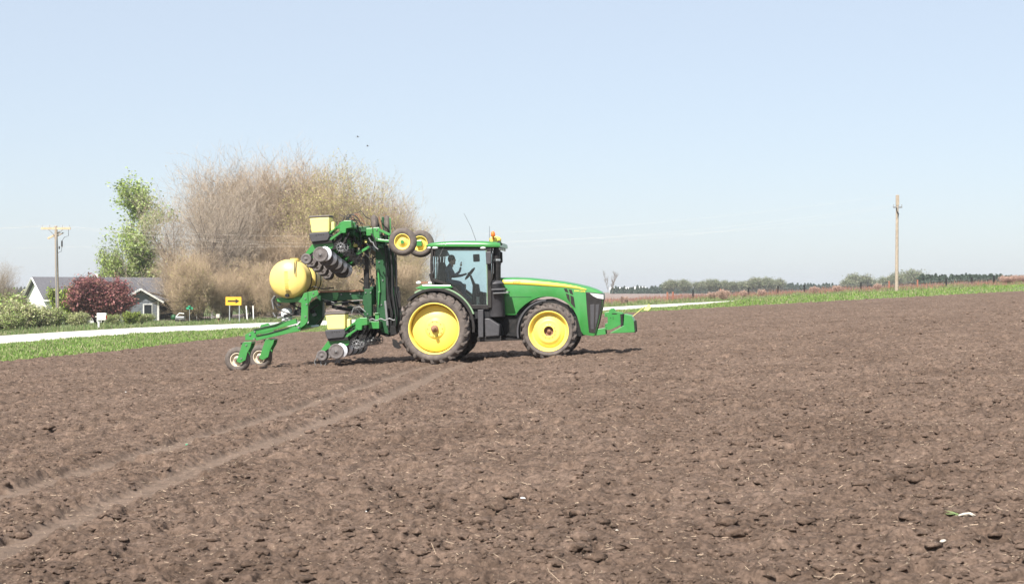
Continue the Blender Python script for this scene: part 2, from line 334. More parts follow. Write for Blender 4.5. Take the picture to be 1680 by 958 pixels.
# grass
def blades(name, x, y, h, w, cols, label, lean=.35, zoff=0):
    n = len(x); a = rng.random(n)*6.283; l = np.abs(rng.normal(0, lean, n))*h
    sx = -np.sin(a)*w; sy = np.cos(a)*w; z = G(x, y)+zoff
    b0 = np.stack([x-sx, y-sy, z-.03], 1); b1 = np.stack([x+sx, y+sy, z-.03], 1)
    m0 = np.stack([x-sx*.7+np.cos(a)*l*.3, y-sy*.7+np.sin(a)*l*.3, z+h*.6], 1); m1 = np.stack([x+sx*.7+np.cos(a)*l*.3, y+sy*.7+np.sin(a)*l*.3, z+h*.6], 1)
    tp = np.stack([x+np.cos(a)*l, y+np.sin(a)*l, z+h], 1)
    V = np.stack([b0, b1, m1, m0, tp], 1).reshape(-1, 3); o = (np.arange(n)*5)[:, None]
    Fq = np.concatenate([np.stack([o+0, o+1, o+2], 1)[:, :, 0], np.stack([o+0, o+2, o+3], 1)[:, :, 0], np.stack([o+3, o+2, o+4], 1)[:, :, 0]])
    c = cols[rng.integers(0, len(cols), n)]*rng.uniform(.75, 1.25, (n, 1))
    return tag(npmesh(name, V, Fq, 'blade', tint=np.clip(np.concatenate([c, c, c]), 0, .9)), label, 'grass', kind='stuff')
n = 210000; t = rng.uniform(-.62, .62, n); D0 = De(t)-.3; D1 = Rn(t)+.2
# area-true sampling in depth
u = rng.random(n); y = np.sqrt(D0**2+(D1**2-D0**2)*u); x = t*y+rng.normal(0, .06, n)
cl = vn(x/1.3, y/1.3, 41)*.6+vn(x/.4, y/.4, 42)*.4
edge = np.clip((y-D0)/1.5, .35, 1); h = (.07+.18*cl**1.2)*edge*rng.uniform(.6, 1.2, n)
ok = rng.random(n) < (.35+.9*cl); x, y, h = x[ok], y[ok], h[ok]
gc = np.array([[.17,.28,.055],[.21,.33,.07],[.13,.22,.045],[.25,.33,.10],[.36,.34,.19],[.27,.3,.13]])
blades('roadside_grass', x, y, h, .016+y*.00016, gc, 'bright green grass strip between the tilled field and the gravel road')
n = 90000; t = rng.uniform(-.6, .6, n); D0 = Rf(t); D1 = D0+np.where(t < 0, 14, 36); u = rng.random(n); y = D0+.2+(D1-D0)*u**1.4; x = t*y
cl = vn(x/1.7, y/1.7, 43); h = (.08+.42*cl**1.5)*rng.uniform(.6, 1.3, n)*np.clip((y-D0)/2.5, .3, 1)
ok = rng.random(n) < (.25+.9*cl); x, y, h = x[ok], y[ok], h[ok]
gc2 = np.array([[.16,.23,.08],[.2,.26,.1],[.14,.2,.06],[.3,.27,.17],[.25,.28,.12]])
blades('verge_grass', x, y, h, .024+0*x, gc2, 'rougher mixed grass beyond the gravel road', zoff=.02)
n = 26000; x = rng.uniform(8, 60, n); y = rng.uniform(158, 215, n); cl = vn(x/3, y/3, 47); h = (.15+.75*cl**2)*rng.uniform(.5, 1.2, n)
blades('dry_stalks', x, y, h, .02+0*x, np.array([[.3,.17,.13],[.34,.2,.15],[.25,.17,.14],[.34,.15,.09]]), 'dry reddish weed stalks along the far fence line', lean=.15)
# ------------------------------------------------------------------ tractor frame: traced outline points become points on planes of the machine
YAW, PITCH = R(-7), R(2.7)
ORG = Vector((-2.016, 41.09, 0)); ORG.z = Gf(ORG.x, ORG.y)+.03
MT = Matrix.Translation(ORG) @ Euler((0, -PITCH, YAW)).to_matrix().to_4x4(); MI = MT.inverted()
def T(px, py, lat):                                  # outline point -> (x, z) on the machine's own lengthwise plane y = lat
    o = MI @ Vector((0, 0, 2)); d = MI.to_3x3() @ Vector(((px-840)/F, 1, -(py-479)/F))
    k = (lat-o.y)/d.y; p = o+d*k; return (p.x, p.z)
def T3(px, py, lat): x, z = T(px, py, lat); return Vector((x, lat, z))
def TP(pts, lat): return [T(a, b, lat) for a, b in pts]
def machine(name, label, cat):
    o = empty(name, ORG, (0, -PITCH, YAW)); return tag(o, label, cat)
# ------------------------------------------------------------------ wheels (outer side at -y)
def lug_wheel(parent, name, loc, Ro, Rr, w, nl, dish, flip=False, hubhole=False):
    k = empty(name, loc, (0, 0, math.pi if flip else 0), parent)
    h = w/2; t = MB()
    prof = [(Rr-.01, -h+.05), (Rr+.03, -h+.01), (Rr+.08, -h-.012), ((Rr+Ro)/2, -h-.02), (Ro-.12, -h+.0), (Ro-.07, -h+.035), (Ro-.052, -h+.09), (Ro-.045, 0)]
    prof = prof+[(r, -a) for r, a in reversed(prof[:-1])]
    t.lathe(prof+[(Rr-.02, h-.07), (Rr-.02, -h+.07)], n=96, closed=True)
    tyre = t.build('tyre', 'tyre', k)
    g = MB()
    for side in (-1, 1):
        for i in range(nl):
            a0 = 2*math.pi*(i+(.5 if side > 0 else 0))/nl; sec = []
            for f in np.linspace(0, 1, 6):
                y = side*(-.02+f*(h+.015)); ang = a0-.26*f*(.8/Ro)*1.1; ro = Ro-.006*f if f < .95 else Ro-.03; hw = (.028+.018*f)/Ro
                sec.append([(ri*math.cos(ang+s_), y, ri*math.sin(ang+s_)) for ri, s_ in ((Ro-.07, -hw*1.25), (ro, -hw*.8), (ro, hw*.8), (Ro-.07, hw*1.25))])
            y = side*(h+.012); ang = a0-.29*(.8/Ro)*1.1; hw = .034/Ro      # lug runs down the shoulder
            sec.append([(ri*math.cos(ang+s_), y-side*.02*(q), ri*math.sin(ang+s_)) for ri, s_, q in ((Ro-.13, -hw, 0), (Ro-.09, -hw*.8, 0), (Ro-.09, hw*.8, 0), (Ro-.13, hw, 0))])
            V = [p for q in sec for p in q]; m = len(sec)
            Fc = [(j*4+a, j*4+(a+1) % 4, j*4+4+(a+1) % 4, j*4+4+a) for j in range(m-1) for a in range(4)]+[(0,1,2,3), tuple(range(4*m-4, 4*m))]
            g.add(V, Fc)
    g.build('tread', 'tread', k)
    r = MB(); r.lathe([(Rr-.012, -h+.055), (Rr+.012, -h+.03), (Rr+.004, -h+.015), (Rr-.02, -h+.03)]+[(a*Rr, -h+b) for a, b in dish], n=96)
    r.lathe([(Rr-.02, h-.05), (Rr*.93, h-.06), (Rr*.9, -h+.2), (.1, h-.2)], n=64)
    rim = r.build('rim', 'yellow', k)
    return k, h
tr = machine('tractor', 'big green tractor with yellow rims on the tilled soil in front of the planter', 'tractor')
NEAR = -1.15
RW = .50; RRO = .985
xr, zr = T(711.5, 541, NEAR); 
dish_r = [(.965,.04), (.95,.15), (.935,.36), (.92,.39), (.86,.40), (.80,.385), (.68,.33), (.65,.30), (.61,.31), (.52,.285), (.48,.25), (.44,.26), (.37,.235), (.34,.20), (.30,.205), (.20,.19), (.10,.185), (0.01,.185)]
yc = NEAR+RW/2; zw = RRO-.03
for k_, (yy, fl) in enumerate(((yc, False), (-yc, True))):
    k, h = lug_wheel(tr, 'rear_wheel', (xr, yy, zw), RRO, .70, RW, 22, dish_r, fl)
    for i in range(10):
        a = 2*math.pi*i/10; r_ = .2; MB().cyl((r_*math.cos(a), -h+.215, r_*math.sin(a)), (r_*math.cos(a), -h+.18, r_*math.sin(a)), .014, n=6).build('wheel_bolt', 'rust', k)
    MB().cyl((.44*math.cos(.42), -h+.31, .44*math.sin(.42)), (.44*math.cos(.42), -h+.262, .44*math.sin(.42)), .026, n=10).build('rim_hole', 'black', k)
    hb = MB(); hb.lathe([(.1, -h+.17), (.1, -h+.12), (.085, -h+.11), (.05, -h+.105), (.048, -h-.08), (.04, -h-.09), (.001, -h-.09)], n=24); hb.build('axle_shaft', 'rust', k)
xf, zf = T(899.5, 541, NEAR+.07)
dish_f = [(.95,.05), (.93,.11), (.86,.19), (.80,.2), (.76,.16), (.74,.14), (.60,.13), (.58,.10), (.50,.105), (.40,.10), (.33,.095), (.30,.085), (.262,.085), (.245,.09), (.235,.26), (.01,.27)]
FR = .775
ycf = NEAR+.07+.21
for yy, fl in ((ycf, False), (-ycf, True)):
    k, h = lug_wheel(tr, 'front_wheel', (xf, yy, FR-.03), FR, .545, .42, 20, dish_f, fl)
    for i in range(12):
        a = 2*math.pi*i/12; MB().cyl((.19*math.cos(a), -h+.11, .19*math.sin(a)), (.19*math.cos(a), -h+.08, .19*math.sin(a)), .012, n=6).build('wheel_bolt', 'rust', k)
    hb = MB(); hb.lathe([(.125, -h+.10), (.12, -h+.2), (.06, -h+.2), (.05, -h+.15), (.001, -h+.15)], n=24); hb.build('hub', 'rust', k)
# ------------------------------------------------------------------ chassis and hood
c = MB()
c.prism(TP([(770,520),(826,516),(960,520),(975,545),(940,556),(850,558),(772,560)], -.3), -.3, .3)
c.cyl((xr, -.78, zw), (xr, .78, zw), .17, n=20); c.cyl((xf, -.74, FR), (xf, .74, FR), .10, n=16)
c.box(xr-.35, xr+.9, -.38, .38, zw-.28, zw+.5)
c.box(xf-.2, xf+.2, -.45, .45, FR-.17, FR+.1)
for i in range(6): c.box(xr+1.75+i*.2, xr+1.83+i*.2, -.36, .36, zw-.30+.04*(i % 2), zw+.1)
c.build('chassis', 'blackm', tr, .015)  # near-black colour stands in for the shade under hood and fenders
top = [(822,455.5),(845,455),(870,456),(900,459),(925,462),(945,465.5),(965,470),(978,474.5),(987,479),(989.5,483)]
bot = [(822,516.5),(846,516.5),(852,508),(862,499),(872,492.5),(882,488.5),(893,486.5),(904,486.8),(915,489),(925,493.5),(934,500),(941,508.5),(946,518),(950,531),(953,543),(957,549),(974,551.5),(977,546),(982,528),(987,505),(989.5,485)]
HL = -.46
tp = TP(top, HL); bp_ = TP(bot, HL)
xs_ = np.unique(np.concatenate([np.linspace(tp[0][0], tp[-1][0], 70), [p[0] for p in bp_]]))
zt = np.interp(xs_, [p[0] for p in tp], [p[1] for p in tp]); zb = np.interp(xs_, [p[0] for p in bp_], [p[1] for p in bp_])
def hw(x): f = (x-tp[0][0])/(tp[-1][0]-tp[0][0]); return .47-.07*max(0, f-.35)/.65
def sect(x, zt_, zb_):
    w = hw(x); S_ = [(-w+.10, zb_), (-w+.004, zb_+.0), (-w, zb_+.012), (-w, zt_-.085), (-w+.012, zt_-.055), (-w+.045, zt_-.03), (-w+.12, zt_-.012), (-w*.4, zt_+.006), (0, zt_+.012)]
    return S_+[(-y, z) for y, z in reversed(S_[:-1])]
hd = MB(); V = []; ns = None
for x, a, b in zip(xs_, zt, zb):
    s_ = sect(x, a, b); ns = len(s_); V += [(x, y, z) for y, z in s_]
Fc = [(i*ns+k, i*ns+k+1, (i+1)*ns+k+1, (i+1)*ns+k) for i in range(len(xs_)-1) for k in range(ns-1)]
hd.add(V, Fc, True); hd.add(V[-ns:], [tuple(range(ns))]); hd.add(V[:ns], [tuple(range(ns))])
hood = hd.build('hood', 'green', tr)
em = hood.modifiers.new('edge', 'EDGE_SPLIT'); em.split_angle = R(35)
# dark engine bay behind the arches
MB().prism(TP([(826,520),(846,518),(860,503),(880,492),(905,490),(930,501),(946,530),(940,550),(850,552),(828,550)], -.36), -.36, .36).build('engine_block', 'blackm', tr)
# yellow stripe on both sides
def stripe(name, up, lo, m, off, parent, both=True):
    for sg in ((-1, 1) if both else (-1,)):
        U = TP(up, HL); L_ = TP(lo, HL); n = 40; X = np.linspace(U[0][0], U[-1][0], n)
        zu = np.interp(X, [p[0] for p in U], [p[1] for p in U]); zl = np.interp(X, [p[0] for p in L_], [p[1] for p in L_]); V = []
        for x, a, b in zip(X, zu, zl):
            w = hw(x); zt_ = np.interp(x, xs_, zt)
            for z in (b, a):
                inn = max(0, z-(zt_-.085)); y = -(w+off)+.28*inn
                V.append((x, y*(-sg), z) if sg > 0 else (x, y, z))
        V = [(x, -abs(y) if sg < 0 else abs(y), z) for x, y, z in V]
        m_ = MB(); m_.add(V, [(2*i, 2*i+1, 2*i+3, 2*i+2) for i in range(n-1)], True); o = m_.build(name, m, parent)
        so = o.modifiers.new('t', 'SOLIDIFY'); so.thickness = .004; so.offset = 0
stripe('stripe', [(824,459.5),(845,459.8),(870,460.5),(900,463),(925,466),(945,469.5),(962,474.5)], [(827,466.5),(845,466.8),(870,468),(900,470),(925,471.5),(945,473.5),(963,476.3)], 'stripe', .004, hood)
x0, z0 = T(951, 477.6, HL); text('lettering', 'JOHN DEERE', .068, 'stripe', hood, (x0, -hw(x0)-.004, z0), (R(90), R(7), 0), .002, .8)
x0, z0 = T(848, 463.6, HL); text('model_number', '8335R', .085, 'orange', hood, (x0, -hw(x0)-.008, z0), (R(90), 0, 0), .001)
# panel seam, vents, grille
a = T3(840, 487.3, HL); b = T3(872, 487.3, HL); MB().beam((a.x, -.474, a.z), (b.x, -.474, b.z), .006, .012).build('seam', 'green_d', hood)
def sidepanel(name, poly, m, lat_in, th, parent, lat=HL, bev=.004):
    P = TP(poly, lat); mm = MB(); w = max(hw(p[0]) for p in P)
    V = [(x, -hw(x)-th, z) for x, z in P]+[(x, -hw(x)+lat_in, z) for x, z in P]; n = len(P)
    mm.add(V, [tuple(range(n)), tuple(range(2*n-1, n-1, -1))]+[(i, (i+1) % n, n+(i+1) % n, n+i) for i in range(n)])
    return mm.build(name, m, parent, bev)
vents = [[(925,473),(930,473.5),(933,480.5),(927,478.5)], [(932.5,474),(938,475.5),(940.5,484),(935,481.5)],
         [(928,481),(934,483.5),(935,496.5),(930.5,490)], [(935.5,484),(941,487),(944,506),(936.5,498)]]
for v in vents: sidepanel('side_vent', v, 'black', .02, .006, hood)
gp = [(960.5,478.8),(989.5,481.5),(987,505),(981,530),(976.5,547),(966,546),(963,515)]
P = TP(gp, HL); gr = MB()
Vg = [(x, -hw(x)-.012, z) for x, z in P]+[(x, hw(x)+.012, z) for x, z in P]; n = len(P)
gr.add(Vg, [tuple(range(n)), tuple(range(2*n-1, n-1, -1))]+[(i, (i+1) % n, n+(i+1) % n, n+i) for i in range(n)])
grille = gr.build('grille', 'black', tr, .02)
fx = lambda py: T(989 if py < 485 else 989-(py-485)*.2, py, HL)[0]
for i in range(9):
    py = 497+i*4.7; a = T3(988.5-(py-483)*.185, py, -.3); MB().box(a.x-.02, a.x+.016, -.33, .33, a.z-.012, a.z+.012).build('grille_slat', 'grey', grille)
for poly in ([(968,500),(975,499),(974,540),(969,540)], [(977,500),(983,499),(980,525),(976.5,538)]):
    sidepanel('grille_insert', poly, 'grey', .0, .018, grille)
for sg in (-1, 1):
    P = TP([(967,481),(988.5,483.5),(988.8,491),(980,489.5),(973,486)], HL); m_ = MB()
    V = [(x, sg*(hw(x)+.022), z) for x, z in P]+[(x, sg*(hw(x)-.14), z) for x, z in P]; n = len(P)
    V = [(x+(.02 if i % n in (1, 2) else 0), y, z) for i, (x, y, z) in enumerate(V)]
    m_.add(V, [tuple(range(n)), tuple(range(2*n-1, n-1, -1))]+[(i, (i+1) % n, n+(i+1) % n, n+i) for i in range(n)]); m_.build('headlight', 'lamp', tr, .008)
# front fenders: curved mudguards over the rear half of each front wheel
def arc_guard(name, cx, cz, r, a0, a1, y0, y1, th, m, parent, lip=.03, n=26, bev=.006):
    V = []; 
    for i in range(n):
        a = R(a0+(a1-a0)*i/(n-1))
        for rr, y in ((r-lip, y0), (r+th, y0), (r+th, y1), (r-lip, y1), (r-lip, y1-.012), (r, y1-.012), (r, y0+.012), (r-lip, y0+.012)): V.append((cx+rr*math.cos(a), y, cz+rr*math.sin(a)))
    Fc = [(i*8+k, i*8+(k+1) % 8, i*8+8+(k+1) % 8, i*8+8+k) for i in range(n-1) for k in range(8)]+[tuple(range(8)), tuple(range(8*n-8, 8*n))]
    return MB().add(V, Fc).build(name, m, parent, bev)
for sg in (-1, 1):
    y0, y1 = sorted((sg*1.06, sg*.68)); arc_guard('front_fender', xf, FR-.03, .855, 92, 190, y0, y1, .014, 'grey', tr, .035)
    MB().tube([(xf-.1, sg*.6, FR+.1), (xf-.15, sg*.62, FR+.72), (xf-.15, sg*.85, FR+.79)], .022).build('fender_bracket', 'blackm', tr)
# rear fenders
for sg in (-1, 1):
    y0, y1 = sorted((sg*.98, sg*.56)); f_ = arc_guard('rear_fender', xr, zw, 1.09, -8, 132, y0, y1, .02, 'black', tr, .05, 40)
    y0, y1 = sorted((sg*.90, sg*.52)); arc_guard('fender_cover', xr, zw, 1.125, 18, 118, y0, y1, .03, 'sage' if sg < 0 else 'green', f_, .01, 34)
# green rear shelf of the near fender with its flasher lamp
for sg in (-1, 1):
    a = TP([(682,473),(694,467.5),(740,467.5),(744,472),(700,476)], -.8); MB().prism(a, sg*.86-.06, sg*.86+.06).build('fender_shelf', 'green', tr, .015)
    p = T3(687, 464, -.9); MB().ball((p.x, sg*.9, p.z), .055, sz=(1.4,.8,.9)).build('flasher_lamp', 'lamp', tr)
    q = T3(696, 464, -.9); MB().beam((p.x+.05, sg*.9, p.z), (q.x+.1, sg*.9, p.z), .05, .05).build('lamp_bracket', 'rust', tr)
p = [T3(705.5,449,-.86), T3(708,458,-.86), T3(712,467,-.86)]; MB().tube(p, .035).build('grab_handle', 'black', tr)
# ------------------------------------------------------------------ cab
CL = -.84
cab = MB()
def bars(path, w, th, lat, m_=cab, sides=(-1, 1)):
    for sg in sides:
        for q0, q1 in zip(path[:-1], path[1:]):
            a = T(*q0, lat); b = T(*q1, lat); m_.beam((a[0], sg*abs(lat), a[1]), (b[0], sg*abs(lat), b[1]), th, w)
bars([(709.5,406),(708,430),(708.5,458)], .07, .07, CL); bars([(714,406),(712.5,430),(712.5,460)], .03, .05, CL+.0)
bars([(709,459),(727,464),(743,472),(757,483),(767,495),(776,505)], .075, .06, CL)
bars([(774,503.5),(802,503.5)], .11, .07, CL); bars([(801.5,405),(803,440),(803.5,505)], .11, .09, CL)
bars([(709,405),(803,404.5)], .08, .06, CL)
for px, py in ((709.5,406),(803,404),(803,505),(708.5,459)): a = T(px, py, CL); cab.beam((a[0], -.84, a[1]), (a[0], .84, a[1]), .07, .07)
cab.build('cab_frame', 'black', tr, .008)
fl = MB(); a = TP([(712,462),(727,467),(743,475),(757,486),(767,498),(776,508),(803,508),(803,520),(772,524),(700,500)], CL); fl.prism(a, -.8, .8); fl.build('cab_floor', 'dark', tr)
gp = TP([(713.5,408),(799,407),(801,502.5),(777,502.5),(768,492),(757,480.5),(743,469.5),(728,461.5),(713,457.5)], CL)
for sg in (-1, 1): MB().prism(gp, sg*.842-.003, sg*.842+.003).build('side_window', 'glass', tr)
a = T(806.5, 407, CL); b = T(806, 503, CL); MB().add([(a[0], -.78, a[1]), (a[0], .78, a[1]), (b[0], .78, b[1]), (b[0], -.78, b[1])], [(0,1,2,3)]).build('windscreen', 'glass', tr)
a = T(706, 407, CL); b = T(706, 458, CL); MB().add([(a[0], -.78, a[1]), (a[0], .78, a[1]), (b[0], .78, b[1]), (b[0], -.78, b[1])], [(0,1,2,3)]).build('rear_window', 'glass', tr)
a = [T3(797.5,408,CL), T3(799.5,455,CL), T3(800,501,CL)]; MB().tube([(p.x, -.856, p.z) for p in a], .014).build('window_trim', 'sage', tr)
# roof: crowned shell
rt = TP([(697,404),(699,400.5),(706,398),(725,396),(755,394.8),(790,395),(812,396.5),(820,398.5),(822,401.5),(820,404.3)], -.9)
rb = T(700, 404.8, -.9)[1]
V = []; prof = [(-.93,-.0), (-.945,.4), (-.92,.72), (-.8,.95), (-.5,1.04), (0,1.08), (.5,1.04), (.8,.95), (.92,.72), (.945,.4), (.93,0)]
X = np.linspace(rt[0][0], rt[-1][0], 30); zt_ = np.interp(X, [p[0] for p in rt], [p[1] for p in rt])
for i, x in enumerate(X):
    e = min(1, .86+.14*math.sin(math.pi*min(1, max(0, (i+1)/6, 0))/2) if i < 6 else 1); e = min(e, 1-.10*max(0, (i-24)/5)**2)
    zb_ = rb+(x-X[0])*math.tan(0)  # flat underside
    zb_ = np.interp(x, [X[0], X[-1]], [T(698,404.6,-.9)[1], T(820,405.2,-.9)[1]])
    V += [(x, y*e, zb_+max(.02, zt_[i]-zb_)*f) for y, f in prof]
k = len(prof); rf = MB(); rf.add(V, [(i*k+j, i*k+j+1, i*k+k+j+1, i*k+k+j) for i in range(29) for j in range(k-1)], True)
rf.add(V[:k], [tuple(range(k))]); rf.add(V[-k:], [tuple(range(k))]); rf.add([V[i*k] for i in range(30)]+[V[i*k+k-1] for i in reversed(range(30))], [tuple(range(60))])
roof = rf.build('cab_roof', 'green', tr); em = roof.modifiers.new('edge', 'EDGE_SPLIT'); em.split_angle = R(50)
a = TP([(702,404.7),(806,404.7),(804,408.5),(706,408.5)], -.86); MB().prism(a, -.87, .87).build('headliner', 'black', roof)
for px in (704, 714, 792.5):
    for sg in (-1, 1): p = T3(px, 406.6, -.9); MB().ball((p.x, sg*.90, p.z), .07 if px > 710 else .045, sz=(1.2,.5,.55)).build('work_light', 'lamp', roof)
for y in (-.6, -.2, .2, .6):
    p = T3(818, 407, -.9); MB().ball((p.x-.02, y, p.z-.01), .06, sz=(.5,1.2,.7)).build('front_light', 'lamp', roof)
p = T3(812.5, 396, 0); gps = MB(); gps.lathe([(.001,.19), (.08,.185), (.15,.15), (.175,.09), (.16,.03), (.10,.0)], (p.x, 0, p.z-.05), 28, 'z'); gps.build('gps_receiver', 'yellow', roof)
MB().lathe([(.10,.03),(.17,.03),(.18,.0),(.12,-.03),(.001,-.03)], (p.x, 0, p.z-.05), 24, 'z').build('receiver_base', 'green', roof)
p = T3(809, 386.5, -.3); MB().lathe([(.001,.12),(.035,.11),(.055,.08),(.06,.03),(.06,-.02),(.03,-.03),(.03,-.12),(.001,-.12)], (p.x, -.3, p.z), 18, 'z').build('beacon', 'orange', roof)
a = T3(781, 395, -.5); b = T3(761, 350, -.5); MB().tube([a, a*.5+b*.5+Vector((.03,0,0)), b], [.006,.005,.004], 5).build('antenna', 'black', roof)
a = T3(803, 397, -.4); b = T3(803, 371, -.4); MB().tube([a, b], [.006,.004], 5).build('antenna', 'black', roof)
a = T3(728, 405, -.87); b = T3(709, 449, -.87); MB().tube([a, b], .007, 5).build('cable', 'greyl', tr)
# cab interior
it = MB(); a = TP([(722,466),(731,464),(733,452),(726,430),(719,431),(718,455)], -.2)
seat = MB(); seat.prism(TP([(718,462),(742,464),(744,470),(722,472)], 0), -.25, .25); seat.prism(a, -.25, .25); seat.build('seat', 'dark', tr, .03)
MB().tube([T3(786,500,0), T3(779,470,0), T3(772,452,0)], [.06,.05,.03]).build('steering_column', 'black', tr)
p = T3(771, 449, 0); d = (T3(778,441,0)-T3(767,455,0)).normalized(); sw = MB(); ring = []
nrm = d.cross(Vector((0,1,0)))
sw.tube([p+(d*math.cos(t)+Vector((0,1,0))*math.sin(t))*.2 for t in np.linspace(0, 2*math.pi, 25)], .018, 6)
sw.tube([p-d*.19, p+d*.19], .015, 6); sw.tube([p-Vector((0,.19,0)), p+Vector((0,.19,0))], .015, 6); sw.build('steering_wheel', 'black', tr)
p = T3(781.5, 423, -.6); MB().box(p.x-.09, p.x+.09, -.62, -.55, p.z-.11, p.z+.1).build('monitor', 'black', tr, .02)
a = TP([(776,504),(797,504),(797,480),(787,478),(785,466),(778,465)], .35); MB().prism(a, .05, .5).build('console', 'dark', tr, .02)
a = TP([(726,470),(750,478),(763,490),(764,466),(746,464),(728,458)], .5); MB().prism(a, .3, .62).build('armrest_console', 'grey', tr, .02)
MB().cyl(T3(784,504,-.5), T3(784,487,-.5), .05, .05, 12).build('drinks_bottle', 'cream', tr)
a = TP([(706.5,410),(722,409),(727,418),(712,420)], -.5); MB().prism(a, -.7, .7).build('rear_blind', 'black', tr)
# exhaust and muffler
MUF = -.60
px_, pz_ = T(814, 492, MUF); r = .235; zb_ = T(814, 520, MUF)[1]; zt_ = T(814, 461, MUF)[1]
MB().lathe([(.001, zb_), (r-.01, zb_), (r, zb_+.02), (r, zt_-.09), (r+.008, zt_-.085), (r+.008, zt_-.07), (r-.01, zt_-.05), (r*.8, zt_-.01), (r*.5, zt_+.015), (.001, zt_+.02)], (px_, MUF-.02, 0), 40, 'z').build('exhaust_filter', 'grey', tr)
st = MB(); P = [T3(814.5,462,MUF), T3(814.5,430,MUF), T3(814.5,412,MUF), T3(815.5,406,MUF), T3(818,401,MUF), T3(821.5,397.5,MUF)]
st.tube(P, [.115,.105,.095,.085,.08,.075], 20); ex = st.build('exhaust_stack', 'black', tr)
MB().tube([P[0]+Vector((0,0,.0)), P[1]], .12, 14).build('heat_shield', 'blackm', ex)
MB().cyl(T3(814.5,428,MUF), T3(814.5,425,MUF), .108, n=20).build('clamp', 'chrome', ex)
for sg in (-1, 1):
    p = T3(801.5, 423, -1.0); q = T3(806, 408, -.85)
    m_ = MB(); m_.prism(TP([(797,413),(806,413),(806.5,433),(798,434)], -1.0), sg*1.0-.05, sg*1.0+.05); mir = m_.build('mirror', 'grey', tr, .02)
    MB().tube([(q.x, sg*.85, q.z), (q.x, sg*.98, q.z), (p.x+.02, sg*1.0, p.z+.1)], .018).build('mirror_arm', 'black', mir)
a = TP([(820,412),(824,414),(824.5,430),(820.5,433)], .9); MB().prism(a, .86, .96).build('side_camera', 'black', tr, .01)
a = T(808.5,432,-.8); b = T(808.5,449,-.8); MB().beam((a[0], -.8, a[1]), (b[0], -.8, b[1]), .03, .05).build('handrail', 'white', tr)
MB().tube([T3(806,410,-.9), T3(808.5,420,-.9), T3(808,455,-.9), T3(803,470,-.88)], .018).build('handrail', 'black', tr)
# steps and fuel tank
sp = MB(); sp.prism(TP([(784,508),(793,508),(793,553),(785,553)], -.92), -.95, -.70); sp.box(*sorted((T(785,0,-.9)[0], T(808,0,-.9)[0])), -1.05, -.6, T(0,515.5,-.9)[1], T(0,512.5,-.9)[1])
sp.build('steps', 'grey', tr, .01)
MB().prism(TP([(795,522),(803,522),(820,533),(819,551),(796,553)], -.88), -.9, -.45).build('fuel_tank', 'grey', tr, .03)
MB().prism(TP([(783,553),(822,551),(823,559),(783,561)], -.8), -.82, -.4).build('tank_guard', 'black', tr, .01)
MB().box(*sorted((T(787,0,-.9)[0], T(812,0,-.9)[0])), -.99, -.6, T(0,520.5,-.9)[1], T(0,517.5,-.9)[1]).build('step_plate', 'greyl', tr, .004)
# front weight bracket and weights
BR = -.32
for sg in (-1, 1): MB().prism(TP([(974,541),(993,537.5),(994,548.5),(976,550.5)], BR), sg*.32-.02, sg*.32+.02).build('weight_bracket', 'green', tr, .006)
PL = -.36
for sg in (1, -1):
    wp = MB().prism(TP([(992,512.5),(999,511.5),(1000,508.5),(1002,506),(1005,506),(1007,508.5),(1008.5,511.5),(1021,513),(1021,531),(1010,537),(1001,541),(992.5,541),(992.5,531),(997,530),(997,520),(992,520)], PL), sg*.36-.018, sg*.36+.018).build('weight_frame', 'green', tr, .004)
a = TP([(1004,513.8),(1012,513.8),(1012,515.4),(1004,515.4)], PL); MB().prism(a, -.385, -.375).build('slot', 'black', wp)
for px, py in ((1002,521.5),(1006,520.5),(1006,523),(994.5,517.5),(994,533),(995,538)): p = T3(px, py, PL); MB().cyl((p.x, -.384, p.z), (p.x, -.376, p.z), .012, n=8).build('bolt', 'black', wp)
ws = TP([(1024,515),(1036,518),(1040,528),(1041.5,545),(1014,546.5),(1000,546.5),(1010,541),(1023,534)], -.55)
for i in range(14):
    y = -.55+i*.082; MB().prism(ws, y, y+.068).build('suitcase_weight', 'green', tr, .012)
a = T(1022,524,0)[0]; p = T3(1021, 521, 0); MB().box(p.x-.03, p.x+.04, -.5, .5, p.z-.3, p.z+.1).build('weight_rail', 'blackm', tr)
for sg in (-1, 1): p = T3(1040.5, 536, -.5); MB().box(p.x-.01, p.x+.035, sg*.5-.03, sg*.5+.03, p.z-.16, p.z+.16).build('weight_clamp', 'black', tr, .005)
# thin rod with a yellow marker flag pointing forward
a = T3(1038, 519, .0); b = T3(1059, 501.5, .0)
MB().tube([a, b], .007, 6).build('marker_rod', 'hop', tr)
MB().prism(TP([(1056,507.5),(1064.5,499),(1067,500.5),(1067.5,505),(1063,509.5),(1056.5,508.5)], 0), -.012, .012).build('marker_flag', 'hop', tr)
# hitch
ht = MB(); ht.box(xr-.9, xr-.3, -.12, .12, zw-.55, zw-.45); 
for sg in (-1, 1): ht.beam((xr-.2, sg*.4, zw-.3), (xr-1.1, sg*.45, zw-.35), .07, .09); ht.beam((xr-.3, sg*.3, zw+.3), (xr-.75, sg*.42, zw-.3), .06, .06); 
ht.beam((xr-.3, 0, zw+.35), (xr-1.1, 0, zw+.25), .07, .07); ht.build('hitch_arms', 'blackm', tr, .008)
m_ = MB(); p = T3(645, 563, -.9)
m_.prism(TP([(644,556),(650,558),(658,570),(654,572),(648,570),(645,566)], -.7), -.75, -.65); m_.build('drawbar_bracket', 'black', tr); MB().beam(T3(650,564,-.7), T3(690,556,-.7), .05, .06).build('drawbar', 'black', tr)
